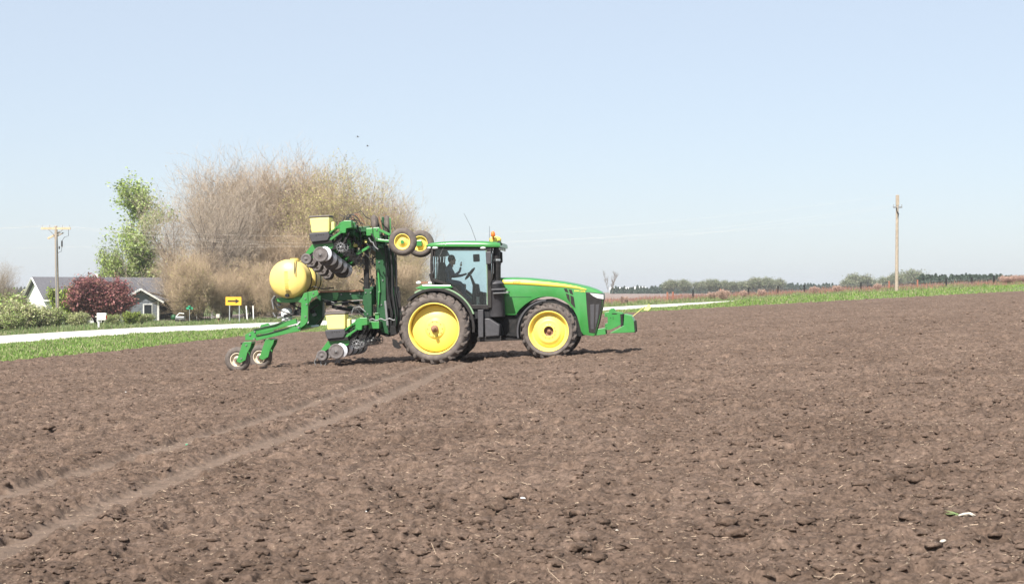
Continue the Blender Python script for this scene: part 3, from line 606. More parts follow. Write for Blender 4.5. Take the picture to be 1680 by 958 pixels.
# ------------------------------------------------------------------ driver
def person(name, label, verts, edges, rad, mats, parent=None, loc=None):
    bm = bmesh.new(); ly = bm.verts.layers.skin.verify(); vs_ = [bm.verts.new(v) for v in verts]
    for a, b in edges: bm.edges.new((vs_[a], vs_[b]))
    for i, v in enumerate(vs_):
        r_ = rad[i]; v[ly].radius = (r_, r_) if not isinstance(r_, tuple) else r_; v[ly].use_root = (i == 0)
    me = bpy.data.meshes.new(name); bm.to_mesh(me); bm.free(); me.materials.append(M[mats])
    o = bpy.data.objects.new(name, me); C.objects.link(o); o.parent = parent
    s1 = o.modifiers.new('skin', 'SKIN'); s1.use_smooth_shade = True; s2 = o.modifiers.new('sub', 'SUBSURF'); s2.levels = 1; s2.render_levels = 2
    return o
DY = -.05
def q(px, py, dy=0): return tuple(T3(px, py, DY+dy))
pv = [q(733,462), q(734,453), q(736,443), q(738.5,436), q(740,431.5),                 # pelvis, belly, chest, neck base, neck top
      q(737,440,-.19), q(746,452,-.26), q(754,446,-.24), q(756,438,-.22),            # near arm, raised hand
      q(736.5,440,.19), q(741,454,.25), q(757,452,.22), q(766,449,.16),              # far arm, hand to the wheel
      q(734,462,-.1), q(756,465,-.14), q(763,486,-.15), q(770,489,-.15),            # legs
      q(734,462,.1), q(756,465,.14), q(764,486,.15), q(771,489,.15)]
pe = [(0,1),(1,2),(2,3),(3,4),(2,5),(5,6),(6,7),(7,8),(2,9),(9,10),(10,11),(11,12),(0,13),(13,14),(14,15),(15,16),(0,17),(17,18),(18,19),(19,20)]
prd = [(.15,.17),(.14,.16),(.15,.18),.07,.055,.075,.05,.038,.028,.075,.05,.038,.028,.09,.075,.05,.035,.09,.075,.05,.035]
mw = bpy.data.objects
dr = person('person', 'x', pv, pe, prd, 'shirt'); dr.location = ORG; dr.rotation_euler = (0, -PITCH, YAW)
tag(dr, 'driver in a dark shirt sitting at the wheel inside the tractor cab, one hand raised', 'person')
hc = T3(741.5, 426.5, DY)
hd_ = MB(); hd_.ball(hc, .112, 14, (.88,.74,1.12)); hd_.ball(hc+Vector((.095,0,-.015)), .02, 8, (1,.7,1.3)); hd_.ball(hc+Vector((.075,0,-.055)), .025, 8, (.8,1.4,.5)); hd_.ball(hc+Vector((.05,0,-.09)), .045, 8)
for sg in (-1, 1): hd_.ball(hc+Vector((-.005, sg*.083, -.01)), .022, 8, (.8,.4,1.3))
hd_.cyl(hc+Vector((-.02,0,-.2)), hc+Vector((-.01,0,-.07)), .05, n=12)
hd_.build('head', 'skin', dr)
ey = MB(); [ey.ball(hc+Vector((.088, sg*.035, .012)), .012, 8) for sg in (-1, 1)]; ey.build('eyes', 'dark', dr)
MB().ball(hc+Vector((-.012,0,.03)), .118, 14, (.9,.78,1.0)).build('hair', 'hair', dr)
for base, out in ((Vector(q(756.5,437,-.22)), Vector((.02,0,1))), (Vector(q(767,449,.16)), Vector((1,0,.2)))):
    hv, he, hr = [tuple(base), tuple(base+out*.05)], [(0,1)], [.03,.034]
    side = Vector((0,1,0)); fwd = out.cross(side).normalized()
    for i, l in enumerate((.065,.075,.07,.055)):
        s0 = base+out*.07+side*(.026*(i-1.5)); n0 = len(hv)
        hv += [tuple(s0), tuple(s0+out*l*.5), tuple(s0+out*l*.75-fwd*l*.4)]; he += [(1,n0),(n0,n0+1),(n0+1,n0+2)]; hr += [.011,.010,.008]
    n0 = len(hv); t0 = base+out*.02-side*.03; hv += [tuple(t0), tuple(t0-side*.025+out*.03)]; he += [(0,n0),(n0,n0+1)]; hr += [.013,.010]
    person('hand', 'x', hv, he, hr, 'skin', dr)
# ------------------------------------------------------------------ planter with folded wings
pt = machine('planter', 'green folded row planter with yellow tanks hitched behind the tractor', 'planter')
def bar(pts, w, th, name, m, parent, lat, bev=.006):
    mm = MB(); P = [T3(a, b, lat) for a, b in pts]
    for a, b in zip(P[:-1], P[1:]): mm.beam(a, b, th, w)
    return mm.build(name, m, parent, bev)
def plate(pts, name, m, parent, lat, th, bev=.006, tl=None):
    return MB().prism(TP(pts, lat if tl is None else tl), lat-th/2, lat+th/2).build(name, m, parent, bev)
def plain_wheel(parent, name, c, Ro, Rr, w, rimm, rimprof, rot=(0,0,0), tyrem='tyre'):
    k = empty(name, c, rot, parent); h = w/2
    pr = [(Rr, -h+.03), (Rr+.02, -h+.005), ((Rr+Ro)/2, -h-.015), (Ro-.05, -h+.01), (Ro-.015, -h+.04), (Ro, -h*.35), (Ro+.002, 0)]
    pr = pr+[(r, -a) for r, a in reversed(pr[:-1])]
    t = MB(); t.lathe(pr+[(Rr-.015, h-.04), (Rr-.015, -h+.04)], n=56, closed=True)
    t.build('tyre', tyrem, k)
    r = MB(); r.lathe([(Rr-.005, -h+.035), (Rr+.008, -h+.012), (Rr-.012, -h+.012)]+[(a*Rr, -h+b) for a, b in rimprof], n=48)
    r.lathe([(Rr-.012, h-.012), (Rr*.9, h-.03), (Rr*.86, h-.05 if h > .07 else 0), (.05, 0)], n=32); r.build('rim', rimm, k); return k
# trailing lift-assist wheels and their arms
for lat, (wx, wy), dx, nm in ((-1.15, (390,590), 0, 'near'), (.95, (427,585.5), 37, 'far')):
    cx, cz = T(wx, wy, lat); off = (lambda a, b, dx=dx, k=(0 if nm == 'near' else 1): (a+dx, b-5*k))
    plain_wheel(pt, 'lift_wheel', (cx, lat, cz), .355, .185, .20, 'rim_w', [(.92,.06), (.85,.1), (.6,.1), (.55,.06), (.3,.06), (.28,.03), (.02,.03)])
    fk = plate([off(*p) for p in ((401,562.5),(416,562),(414,569),(409,578),(406,590),(397,595),(390.5,592),(393,587))], 'wheel_fork', 'green', pt, lat-.17, .03, tl=lat)
    plate([off(*p) for p in ((401,562.5),(416,562),(414,569),(409,578),(406,590),(397,595),(390.5,592),(393,587))], 'wheel_fork', 'green', pt, lat+.17, .03, tl=lat)
    MB().cyl((cx, lat-.21, cz), (cx, lat+.21, cz), .025, n=12).build('wheel_axle', 'rust', fk)
    MB().cyl((cx, lat-.15, cz), (cx, lat-.05, cz), .06, n=16).build('wheel_hub', 'greyl', fk)
    a, b = T(408.5+dx, 563-(5 if dx else 0), lat); MB().beam((a-.10, lat, b+.02), (a+.13, lat, b+.02), .37, .05).build('fork_bridge', 'green', fk, .006)
    MB().tube([(a-.22, lat-.05, b-.0), (a-.12, lat-.05, b+.02), (a-.02, lat-.05, b+.03)], .022).build('pivot_pin', 'blackm', fk)
lat = -.95
# long arms running back from the frame to the near wheel pair
plate([(403,549),(415,543),(421,540),(421,551),(418,557.5),(403,558)], 'arm_end', 'green', pt, lat, .10)
bar([(419,545.5),(487,526.5)], .13, .10, 'upper_arm', 'green', pt, lat)
bar([(420,555),(493,538.5)], .13, .10, 'lower_arm', 'green', pt, lat)
bar([(432,539),(470,529)], .09, .08, 'upper_arm', 'green', pt, .55); bar([(440,548),(506,533)], .12, .10, 'lower_arm', 'green', pt, .7)
plate([(428,533),(440,530),(447,538),(436,549),(428,548)], 'arm_end', 'green', pt, .75, .10)
plate([(432,546),(447,539),(450,545),(446,552),(434,555)], 'arm_gusset', 'green', pt, -.4, .05)
bar([(466,519),(494,511.5)], .085, .085, 'lift_cylinder', 'blackm', pt, -.62); bar([(455,522),(468,518)], .04, .04, 'cylinder_rod', 'chrome', pt, -.62)
for i, (a, b) in enumerate((((452,520),(448,513)), ((449,507),(446,492)), ((446,492),(451,485)))): bar([a, b], .035, .035, 'hose_elbow', 'greyl', pt, -.7)
# rear upright frame
plate([(499,481),(505.5,479),(506,500),(505.5,527),(501,533),(490,541),(485,540),(487,535),(494,527),(495,505),(495,497),(490,495),(496,488)], 'frame_upright', 'green', pt, -.9, .10)
plate([(505.5,479),(521,476),(523,483),(511,491),(506,499)], 'frame_gusset', 'green', pt, -.9, .04)
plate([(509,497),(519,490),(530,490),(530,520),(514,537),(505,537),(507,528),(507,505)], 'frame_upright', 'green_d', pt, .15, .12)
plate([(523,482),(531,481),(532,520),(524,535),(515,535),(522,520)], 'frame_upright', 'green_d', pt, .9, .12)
plate([(484,540),(496,536),(516,533),(518,536),(490,543)], 'frame_foot', 'green', pt, -.3, .9)
plate([(452,490),(458,488),(476,491),(492,486),(497,490),(492,495),(470,497),(456,495)], 'tank_cradle', 'green', pt, -.75, .08)
plate([(467,488),(503,484),(503,490),(467,494)], 'tank_cradle', 'green', pt, .2, 1.2)
a = T3(484,488,-.75); 
MB().lathe([(.001,-.30), (.13,-.30), (.15,-.26), (.15,.02), (.12,.06), (.06,.08)], (T(470,510,-.5)[0], -.5, T(470,510,-.5)[1]), 20, 'z').build('white_canister', 'white', pt)
# pump and small fittings under the tank
for px, py, la, r_ in ((488,512,-.5,.07), (494,507,-.45,.05), (513,511,-.2,.06), (516,516,-.15,.05), (480,497,-.6,.06), (458,500,-.6,.04), (500,500,.1,.06)):
    p = T3(px, py, la); MB().cyl(p-Vector((0,.08,0)), p+Vector((0,.08,0)), r_, n=14).build('pump_fitting', 'greyl' if r_ < .06 else 'blackm', pt)
# yellow liquid tanks, lying crosswise, domed ends towards the camera
RT = .535
def tank_obj(y0, y1, px, py, la, dome):
    cx, cz = T(px, py, la); pr = [(.001, y0-.17), (.12, y0-.168), (.25, y0-.15), (.37, y0-.11), (.46, y0-.055), (RT-.02, y0-.01), (RT, y0+.04)]
    for q_ in np.linspace(y0+.1, y1-.1, 5): pr += [(RT, q_-.03), (RT-.008, q_), (RT, q_+.03)]
    pr += [(RT, y1-.04), (RT-.02, y1+.01), (.46, y1+.055), (.25, y1+.12), (.001, y1+.14)]
    o = MB().lathe(pr, (cx, 0, cz), 64).build('liquid_tank', 'tank', pt); return o, cx, cz
t1, cx, cz = tank_obj(-.98, -.32, 472, 457.5, -.98, .16)
t2, cx2, cz2 = tank_obj(.02, .85, 472, 457.5, -.98, .1)
for i in range(10):
    MB().box(cx-.05, cx+.05 if i % 5 else cx+.09, -1.17+.0005*i, -1.13, cz-.30+i*.055, cz-.295+i*.055).build('level_mark', 'hop', t1)
MB().cyl((cx, -1.16, cz-.46), (cx, -.98, cz-.46), .05, n=14).build('drain_fitting', 'blackm', t1)
MB().cyl((cx+.12, -.6, cz+.5), (cx+.12, -.6, cz+.57), .13, n=20).build('tank_lid', 'tank', t1)
for y, o in ((-.45, t1), (.10, t2), (.6, t2)): MB().lathe([(RT+.006, y-.03), (RT+.014, y-.03), (RT+.014, y+.03), (RT+.006, y+.03)], (cx, 0, cz), 56, closed=True).build('tank_strap', 'blackm', o)
for dx_ in (0, .045): MB().tube([(cx+.22+dx_, -.9, cz+.52), (cx+.235+dx_, -1.06, cz+.42), (cx+.25+dx_*.6, -1.19, cz+.12)], .009, 6).build('tank_hose', 'hose', t1)
# long horizontal beams from the rear frame to the mast
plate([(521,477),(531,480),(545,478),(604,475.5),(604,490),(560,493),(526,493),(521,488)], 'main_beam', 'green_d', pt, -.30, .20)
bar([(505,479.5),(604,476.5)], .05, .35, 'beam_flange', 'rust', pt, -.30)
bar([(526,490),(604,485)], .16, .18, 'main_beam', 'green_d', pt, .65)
bar([(548,476),(550,490)], .06, .24, 'beam_clamp', 'green', pt, -.30)
bar([(545,503),(570,508),(600,512)], .09, .09, 'fold_cylinder', 'blackm', pt, -.2); bar([(536,497),(552,503)], .05, .05, 'cylinder_rod', 'greyl', pt, -.2)
bar([(532,495),(560,492),(590,500)], .06, .06, 'linkage', 'blackm', pt, .2)
for px, py, la in ((540,498,-.2),(556,505,-.15),(566,498,-.25),(575,505,-.1),(585,495,.1),(590,508,-.2),(548,496,.2),(600,498,-.35)):
    p = T3(px, py, la); MB().box(p.x-.08, p.x+.08, la-.07, la+.07, p.z-.05, p.z+.05).build('linkage_bracket', 'green_d' if px % 2 else 'blackm', pt, .01)
# mast: two uprights, cross pieces, hoses
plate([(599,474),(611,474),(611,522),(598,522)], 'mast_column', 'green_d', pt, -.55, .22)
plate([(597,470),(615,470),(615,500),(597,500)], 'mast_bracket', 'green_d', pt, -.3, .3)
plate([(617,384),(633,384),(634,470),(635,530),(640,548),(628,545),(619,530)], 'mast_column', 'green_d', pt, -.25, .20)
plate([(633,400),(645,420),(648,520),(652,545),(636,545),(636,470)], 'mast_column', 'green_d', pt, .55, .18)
plate([(622,470),(650,470),(652,545),(640,552),(624,545)], 'mast_base', 'blackm', pt, .15, .9)
bar([(602,400),(602,472)], .10, .10, 'fold_cylinder', 'black', pt, -.45); bar([(601.5,442),(601.5,474)], .14, .13, 'cylinder_barrel', 'blackm', pt, -.45)
bar([(620,440),(623,480)], .05, .03, 'mast_edge', 'green', pt, -.40); bar([(622,478),(621,500)], .03, .03, 'mast_edge', 'green', pt, -.42)
for i in range(11):
    px = 637+i*1.6; la = -.45+.09*(i % 5); r_ = [.018,.022,.028][i % 3]
    P = [T3(px-6+rng.uniform(-2,2), 402, la), T3(px-2+rng.uniform(-2,2), 440, la), T3(px+rng.uniform(-2,2), 480, la), T3(px+4+rng.uniform(-2,3), 515, la), T3(px+rng.uniform(-2,4), 545, la)]
    MB().tube(P, r_, 8).build('hydraulic_hose', ['hose','hose','green_d','hose','greyl'][i % 5] if i % 5 != 4 or i > 5 else 'hose', pt)
for i in range(9):
    x0 = rng.uniform(596, 618); P = [T3(x0+rng.uniform(-9,9), 455+k_*8+rng.uniform(-4,4), -.35+.05*(i % 4)) for k_ in range(5)]
    MB().tube(P, .018, 7).build('hydraulic_hose', 'hose', pt)
bar([(655,478),(656,505)], .06, .05, 'hose_holder', 'black', pt, -.5); bar([(632,494),(636,534)], .06, .05, 'mast_cylinder', 'greyl', pt, -.5)
plate([(642,534),(650,536),(652,548),(642,550)], 'lower_latch', 'blackm', pt, -.4, .2)
p = T3(616, 474, -.62); 
# toolbars carrying the lower units
bar([(606,533),(623,533)], .20, .20, 'toolbar_end', 'green', pt, -1.1); bar([(616,514),(622,514)], .02, .2, 'toolbar_cap', 'green', pt, -1.1); bar([(619.5,514),(619.5,527)], .11, .12, 'toolbar_post', 'green', pt, -1.1)
p = T3(612, 533, -1.1); MB().box(p.x-.1, p.x+.1, -1.15, 1.6, p.z-.09, p.z+.09).build('lower_toolbar', 'green_d', pt, .01)
ch = []
for px in range(588, 650, 3): ch.append(T3(px, 525+1.6*math.sin(px*.45)-(px-588)*.02, -1.2))
MB().tube(ch, .018, 6).build('chain', 'greyl', pt)
# ------------------------------------------------------------------ row units
def row_unit(lat, gx, gy, hopper=True, dz=0., gw=.21):
    o = Vector(T3(gx, gy, lat)); o.z += dz
    u = empty('row_unit', o, (0,0,0), pt); s_ = 1/60.
    P = lambda pts: [(a*s_, -b*s_) for a, b in pts]
    def pr(name, pts, m, y0, y1, bev=.005): return MB().prism(P(pts), y0, y1).build(name, m, u, bev)
    pr('shank', [(-15,-17),(-10,-19),(20,-19),(22,-12),(17,-8),(10,-9),(-6,-9),(-15,-4),(-26,3),(-30,1),(-24,-6)], 'green', -.05, .05)
    pr('unit_frame', [(-10,-19),(22,-19),(30,-30),(38,-36),(36,-25),(24,-8),(10,-4)], 'blackm', -.04, .04)
    gm_ = 'green' if hopper else 'green_d'  # inner units: arms and bracket coloured darker to stand for shade
    for y in (-.12, .12): 
        pr('parallel_arm', [(13,-22),(16,-25),(35,-36),(38,-37),(37.5,-34),(22,-24),(16,-19.5),(13,-19)], gm_, y-.02, y+.02)
        pr('parallel_arm', [(14,-34),(36,-49),(38,-48.5),(16.5,-32.5)], gm_, y-.02, y+.02)
    pr('mount_bracket', [(34,-50),(42,-53),(54,-53),(54,-41),(45,-40),(44,-33),(34,-33)], 'green' if hopper else 'blackm', -.14, .14, .01)
    if hopper:
        pr('meter_housing', [(-16,-35.5),(16,-36.5),(18,-29),(14,-22),(-13,-20.5),(-16,-30)], 'grey', -.20, .20, .02)
        for i in range(4): MB().box((-5+i*4.0)*s_, (-3.4+i*4.0)*s_, -.205, -.198, .51+.012*(i % 2), .535+.01*i % .02).build('housing_mark', 'black', u)
        h = MB(); b0 = [(-14,-61),(19,-61.5)]; V = []
        for (x0, x1), z, w in (((-12,17), -36, .19), ((-14.2,19), -60, .22)): V += [(x0*s_, -w, -z*s_), (x1*s_, -w, -z*s_), (x1*s_, w, -z*s_), (x0*s_, w, -z*s_)]
        h.add(V, [(0,1,2,3),(7,6,5,4),(0,4,5,1),(1,5,6,2),(2,6,7,3),(3,7,4,0)]); hp = h.build('seed_hopper', 'hop', u, .025)
        h = MB(); h.box(-15.2*s_, 20*s_, -.235, .235, 60*s_, 63.5*s_); h.build('hopper_lid', 'lid', u, .02)
        MB().box(19*s_, 25*s_, -.10, .12, 38*s_, 52*s_).build('side_hopper', 'hop', u, .02)
        pr('meter_base', [(-13,-21),(20,-23),(21,-18),(-12,-17)], 'black', -.15, .15)
    else:
        pr('meter_housing', [(-12,-33),(12,-34),(13,-22),(-10,-20)], 'black', -.12, .12, .02)
    # gauge wheels: dull rubber outside, bright opener disc just inside
    for sg in (-1, 1):
        MB().lathe([(.001,-.035),(.03,-.035),(.035,-.02),(.12,-.02),(.14,-.012),(gw-.045,-.02),(gw-.01,-.035),(gw,-.015),(gw,.03),(gw-.02,.04),(.001,.03)], (0, sg*.13, 0), 36).build('gauge_wheel', 'rubw', u)
        MB().cyl((0, sg*.17, 0), (0, sg*.09, 0), .022, n=8).build('wheel_bolt', 'greyl', u)
    MB().lathe([(.001,-.012),(.19,-.008),(.20,0),(.19,.008),(.001,.012)], (.115, -.10, .012), 40).build('opener_disc', 'disc', u)
    MB().lathe([(.001,-.012),(.19,-.008),(.20,0),(.19,.008),(.001,.012)], (.085, .03, .012), 40).build('opener_disc', 'disc', u)
    for sg in (-1, 1):
        MB().lathe([(.001,-.03),(.03,-.03),(.035,-.012),(.09,-.01),(.10,-.022),(.148,-.018),(.15,.012),(.10,.02),(.001,.02)], (-25.2*s_, sg*.07, -.10), 28).build('closing_wheel', 'rubw', u)
    pr('closing_arm', [(-28,1),(-22,-4),(-8,-3),(-8,2),(-20,3),(-24,8),(-27,8)], 'blackm', -.03, .03)
    # spiked row cleaner
    for sg, dx_ in ((-1, 0), (1, .05)):
        k = MB(); c_ = (34*s_+dx_, sg*.09, .165)
        k.lathe([(.10,-.012),(.115,-.012),(.115,.012),(.10,.012)], c_, 28, closed=True); k.lathe([(.001,-.02),(.04,-.02),(.04,.02),(.001,.02)], c_, 12)
        for i in range(6): a = 2*math.pi*i/6; k.beam((c_[0], c_[1], c_[2]), (c_[0]+.11*math.cos(a), c_[1], c_[2]+.11*math.sin(a)), .01, .02)
        for i in range(14):
            a = 2*math.pi*i/14; b = a+.22; k.add([(c_[0]+.105*math.cos(a-.1), c_[1]-.008, c_[2]+.105*math.sin(a-.1)), (c_[0]+.105*math.cos(a+.1), c_[1]-.008, c_[2]+.105*math.sin(a+.1)), (c_[0]+.165*math.cos(b), c_[1], c_[2]+.165*math.sin(b)),
                (c_[0]+.105*math.cos(a), c_[1]+.01, c_[2]+.105*math.sin(a))], [(0,1,2),(1,3,2),(3,0,2),(0,3,1)])
        k.build('row_cleaner', 'greyl', u)
    pr('cleaner_arm', [(34,-12),(38,-14),(50,-34),(46,-36)], 'blackm', -.03, .03)
    P_ = [Vector((.15,-.05,.35)), Vector((.3,-.08,.5)), Vector((.45,-.05,.42)), Vector((.6,0,.65)), Vector((.75,.05,.6))]
    MB().tube(P_, .016, 6).build('seed_tube', 'hose', u)
    return u
u0 = row_unit(-1.45, 527.6, 417.7)
u1 = row_unit(-1.45, 527.6, 417.7, hopper=False)
base = u0.location.copy()
for i in range(1, 5):
    c_ = u1 if i == 1 else copy_tree(u1, pt); c_.location = base+Vector((.03*i, .46*i, -.105*i))
l0 = row_unit(-1.45, 553.5, 576)
lb = l0.location.copy()
for i in range(1, 5): c_ = copy_tree(u1, pt); c_.location = lb+Vector((.0, .62*i, .03))
# drag chains behind the lowest closing wheel
for k_, (a, b) in enumerate((((519,583),(516,602)), ((529,590),(525,602)), ((533,588),(534,600)), ((552,588),(551,596)), ((556,588),(557,595)))):
    P = [T3(a[0]+(b[0]-a[0])*f+1.2*math.sin(f*9+k_), a[1]+(b[1]-a[1])*f, -1.45) for f in np.linspace(0, 1, 9)]
    MB().tube(P, [.018 if j % 2 else .009 for j in range(9)], 6).build('drag_chain', 'greyl', pt)
# upper folded wing: toolbar, brackets, tubes, meters, wires
p = T3(576, 380, -1.2); tb = MB(); tb.beam((p.x, -1.25, p.z), (p.x+.20, 1.6, p.z-.60), .19, .19); tb.build('upper_toolbar', 'green_d', pt, .01)
def blk(px0, py0, px1, py1, y0, y1, name, m, bev=.012):
    a = T(px0, py1, y0); b = T(px1, py0, y0); return MB().box(a[0], b[0], y0, y1, a[1], b[1]).build(name, m, pt, bev)
blk(561,367,570,386,-1.3,-1.05,'wing_bracket','green'); blk(570,364,581.5,376,-1.35,-1.1,'wing_bracket','green'); blk(586,371,607,381,-.9,-.5,'wing_bracket','green_d')
blk(601,374,611,387,-.95,-.7,'wing_bracket','green'); blk(613,373,622,396,-1.0,-.8,'wing_plate','green'); blk(583,385,625,400,-.6,.6,'wing_beam','green_d')
bar([(606,386),(622,388)], .3, .5, 'wing_hinge', 'green_d', pt, -.2)
bar([(585,417),(596,411),(606,405)], .07, .08, 'link_arm', 'green', pt, -.95); bar([(570,392),(575,400),(573,410)], .05, .06, 'link_arm', 'green', pt, -1.0)
bar([(545,400),(565,385)], .05, .05, 'link_arm', 'green', pt, -1.2); bar([(543,381),(562,368)], .04, .05, 'link_arm', 'green', pt, -1.3); bar([(548,405),(552,412)], .05, .05, 'link_arm', 'green', pt, -1.2)
for i, (px, py) in enumerate(((578,399),(583,403),(588,396),(570,390),(594,404),(576,406),(590,390),(599,396),(580,412),(605,410),(585,380),(597,384))):
    p = T3(px, py, -.8+.1*(i % 5)); c_ = ['green','hop','blackm','green_d','rust','green'][i % 6]
    mm = MB(); mm.box(p.x-.05, p.x+.06, p.y-.06, p.y+.06, p.z-.04, p.z+.04) if i % 2 else mm.cyl(p-Vector((.07,.02,.05)), p+Vector((.06,.03,.06)), .035, n=10)
    mm.build('seed_meter_part', c_, pt, .006)
for i in range(26):
    x0 = rng.uniform(555, 612); y0 = rng.uniform(376, 400); la = rng.uniform(-1.2, -.3); P = []
    dx_, dy_ = rng.uniform(-14, 22), rng.uniform(4, 34)
    for f in np.linspace(0, 1, 6): P.append(T3(x0+dx_*f+rng.uniform(-2,2), y0+dy_*f+rng.uniform(-2,2), la))
    MB().tube(P, rng.uniform(.010, .022), 6).build('hose', ['hose','hose','blackm','greyl','hose','green_d'][i % 6], pt)
for i in range(9):
    x0 = rng.uniform(560, 575); x1 = x0+rng.uniform(10, 30); hgt = rng.uniform(6, 17); la = rng.uniform(-1.1, -.5); P = []
    for f in np.linspace(0, 1, 9): P.append(T3(x0+(x1-x0)*f, 368-hgt*math.sin(math.pi*f)+rng.uniform(-1,1), la))
    MB().tube(P, .012, 6).build('wire_loop', 'hose' if i % 3 else 'rust', pt)
bar([(557,352),(585,366)], .02, .02, 'wire_loop', 'hose', pt, -.8)
# spiky shrouds of cleaners further inside
for px, py, la in ((590,427,-.3),(583,418,-.5),(617,428,.1)):
    p = T3(px, py, la); k = MB(); k.lathe([(.09,-.02),(.13,-.015),(.13,.015),(.09,.02)], p, 24, closed=True)
    for i in range(12): a = 2*math.pi*i/12; k.beam(p+Vector((math.cos(a)*.12, 0, math.sin(a)*.12)), p+Vector((math.cos(a+.2)*.18, 0, math.sin(a+.2)*.18)), .02, .025)
    k.build('row_cleaner', 'greyl', pt)
# two edge-on wheels on the wing and two wheels facing the camera
for px, py, la in ((614.5,370,-.7),(635,371,.1)):
    p = T3(px, py, la); w_ = plain_wheel(pt, 'gauge_tyre', p, .30, .16, .15, 'yellow', [(.9,.03),(.4,.03),(.02,.03)], (0,0,R(104)))
bar([(618,358),(624,385)], .05, .06, 'wheel_strut', 'blackm', pt, -.4); bar([(628,356),(628,392)], .06, .05, 'wheel_strut', 'green_d', pt, -.1); bar([(634,380),(640,400)], .05, .05, 'wheel_strut', 'blackm', pt, .2)
bar([(622,377),(640,385.5)], .07, .06, 'wheel_arm', 'green', pt, -1.0); bar([(620,394),(641,396)], .06, .06, 'wheel_arm', 'green', pt, -1.0); bar([(641,396),(662,397.5)], .06, .06, 'wheel_arm', 'green', pt, -.72)
bar([(622,384),(640,392)], .04, .05, 'wheel_arm', 'blackm', pt, -.8); bar([(640,384),(641,398)], .05, .3, 'wheel_arm', 'green', pt, -.85)
bar([(645,399),(690,400)], .08, .08, 'wheel_arm', 'green_d', pt, .55); bar([(622,392),(646,399)], .08, .08, 'wheel_arm', 'green_d', pt, .55)
bar([(621,404),(627,404)], .1, .1, 'knob', 'green', pt, -.6)
rp = [(.94,.05),(.90,.09),(.62,.10),(.58,.07),(.25,.065),(.22,.04),(.02,.04)]
p = T3(661, 397, -1.05); w1 = plain_wheel(pt, 'transport_wheel', p, .385, .215, .22, 'yellow', rp)
MB().cyl(p-Vector((0,.10,0)), p+Vector((0,.1,0)), .05, n=14).build('wheel_hub', 'green', w1).location = -p
p = T3(690, 400, .45); w2 = plain_wheel(pt, 'transport_wheel', p, .385, .215, .22, 'yellow', rp)
MB().box(p.x-.10, p.x+.06, p.y-.16, p.y-.02, p.z-.07, p.z+.09).build('wheel_hub', 'green', w2, .01).location = -p

# pins, bolt heads and loose hoses on the rear frame
for px, py, la, r_ in ((410,549,-1.01,.028),(418,544,-1.01,.024),(417,556,-1.01,.024),(490,537,-1.01,.03),(489,527,-1.01,.026),(501,519,-.96,.02),(501,490,-.96,.02),(503,499,-.96,.02),(514,481,-.93,.018),(512,488,-.93,.018),
    (404,566,-1.34,.022),(396,588,-1.34,.022),(560,483,-.41,.02),(575,482,-.41,.02),(590,481,-.41,.02),(600,480,-.67,.02),(608,480,-.67,.02),(603,515,-.67,.018),(622,430,-.36,.02),(628,460,-.36,.02),(626,500,-.36,.02),(618,377,-1.01,.02),(618,391,-1.01,.02),(575,368,-1.36,.016),(579,373,-1.36,.016)):
    p = T3(px, py, la); MB().cyl((p.x, la-.02, p.z), (p.x, la+.03, p.z), r_, n=8).build('bolt_head', 'greyl', pt)
for pts, la, r_, m_ in (([(415,541),(432,537),(452,533),(470,524),(484,520)], -1.03, .014, 'hose'), ([(420,551),(440,547),(462,541),(486,533)], -1.02, .012, 'hose'), ([(452,486),(449,496),(455,506),(466,512),(480,516)], -.85, .020, 'hose'),
    ([(472,490),(480,500),(492,506),(508,508),(522,500)], -.6, .022, 'hose'), ([(500,478),(515,470),(530,474),(548,472)], -.5, .016, 'hose'), ([(530,494),(545,499),(562,497),(580,503),(600,498)], -.42, .016, 'hose'), ([(528,490),(550,497),(575,494),(598,492)], -.44, .011, 'greyl'),
    ([(575,512),(585,506),(592,515),(600,520)], -1.0, .020, 'hose'), ([(577,515),(580,505),(590,503),(600,512)], -1.1, .014, 'greyl'), ([(560,520),(575,518),(588,524)], -1.2, .014, 'hose'), ([(609,404),(606,430),(609,455),(606,474)], -.62, .014, 'hose'),
    ([(625,362),(632,372),(640,378),(646,372),(650,380)], -.2, .012, 'hose'), ([(630,352),(634,364),(642,372)], .0, .012, 'rust'), ([(582,352),(592,346),(600,356),(612,362)], -.5, .012, 'hose')):
    MB().tube([T3(a, b, la) for a, b in pts], r_, 7).build('loose_hose', m_, pt)
bar([(640,357),(641,388)], .03, .04, 'wheel_strut', 'green', pt, -.2); bar([(622,356),(630,388)], .03, .04, 'wheel_strut', 'rust', pt, -.6)
plate([(548,476),(554,475.5),(556,484),(553,492),(549,492)], 'beam_bracket', 'green', pt, -.42, .03)
# ------------------------------------------------------------------ trees and background
def AT(px, D, py=None):                             # a spot on the terrain seen in direction px at distance D
    x = (px-840)/F*D; return Vector((x, D, Gf(x, D)))
def prisms(A, B, ra, rb, k=3):                       # many thin tapered prisms at once
    A = np.asarray(A, float); B = np.asarray(B, float); d = B-A; d /= np.linalg.norm(d, axis=1, keepdims=True)+1e-9
    a = np.where(np.abs(d[:, 2:3]) < .9, np.array([[0,0,1.]]), np.array([[1.,0,0]])); u = np.cross(d, a); u /= np.linalg.norm(u, axis=1, keepdims=True); v = np.cross(d, u)
    ang = 2*np.pi*np.arange(k)/k; n = len(A)
    ring = lambda P, r: P[:, None]+(u[:, None]*np.cos(ang)[None, :, None]+v[:, None]*np.sin(ang)[None, :, None])*np.asarray(r)[:, None, None]
    V = np.concatenate([ring(A, ra), ring(B, rb)], 1).reshape(-1, 3)
    q_ = np.array([(i, (i+1) % k, k+(i+1) % k, k+i) for i in range(k)]); Fq = (q_[None]+(np.arange(n)*2*k)[:, None, None]).reshape(-1, 4)
    return V, Fq
def unit(v): return v/(np.linalg.norm(v, axis=-1, keepdims=True)+1e-9)
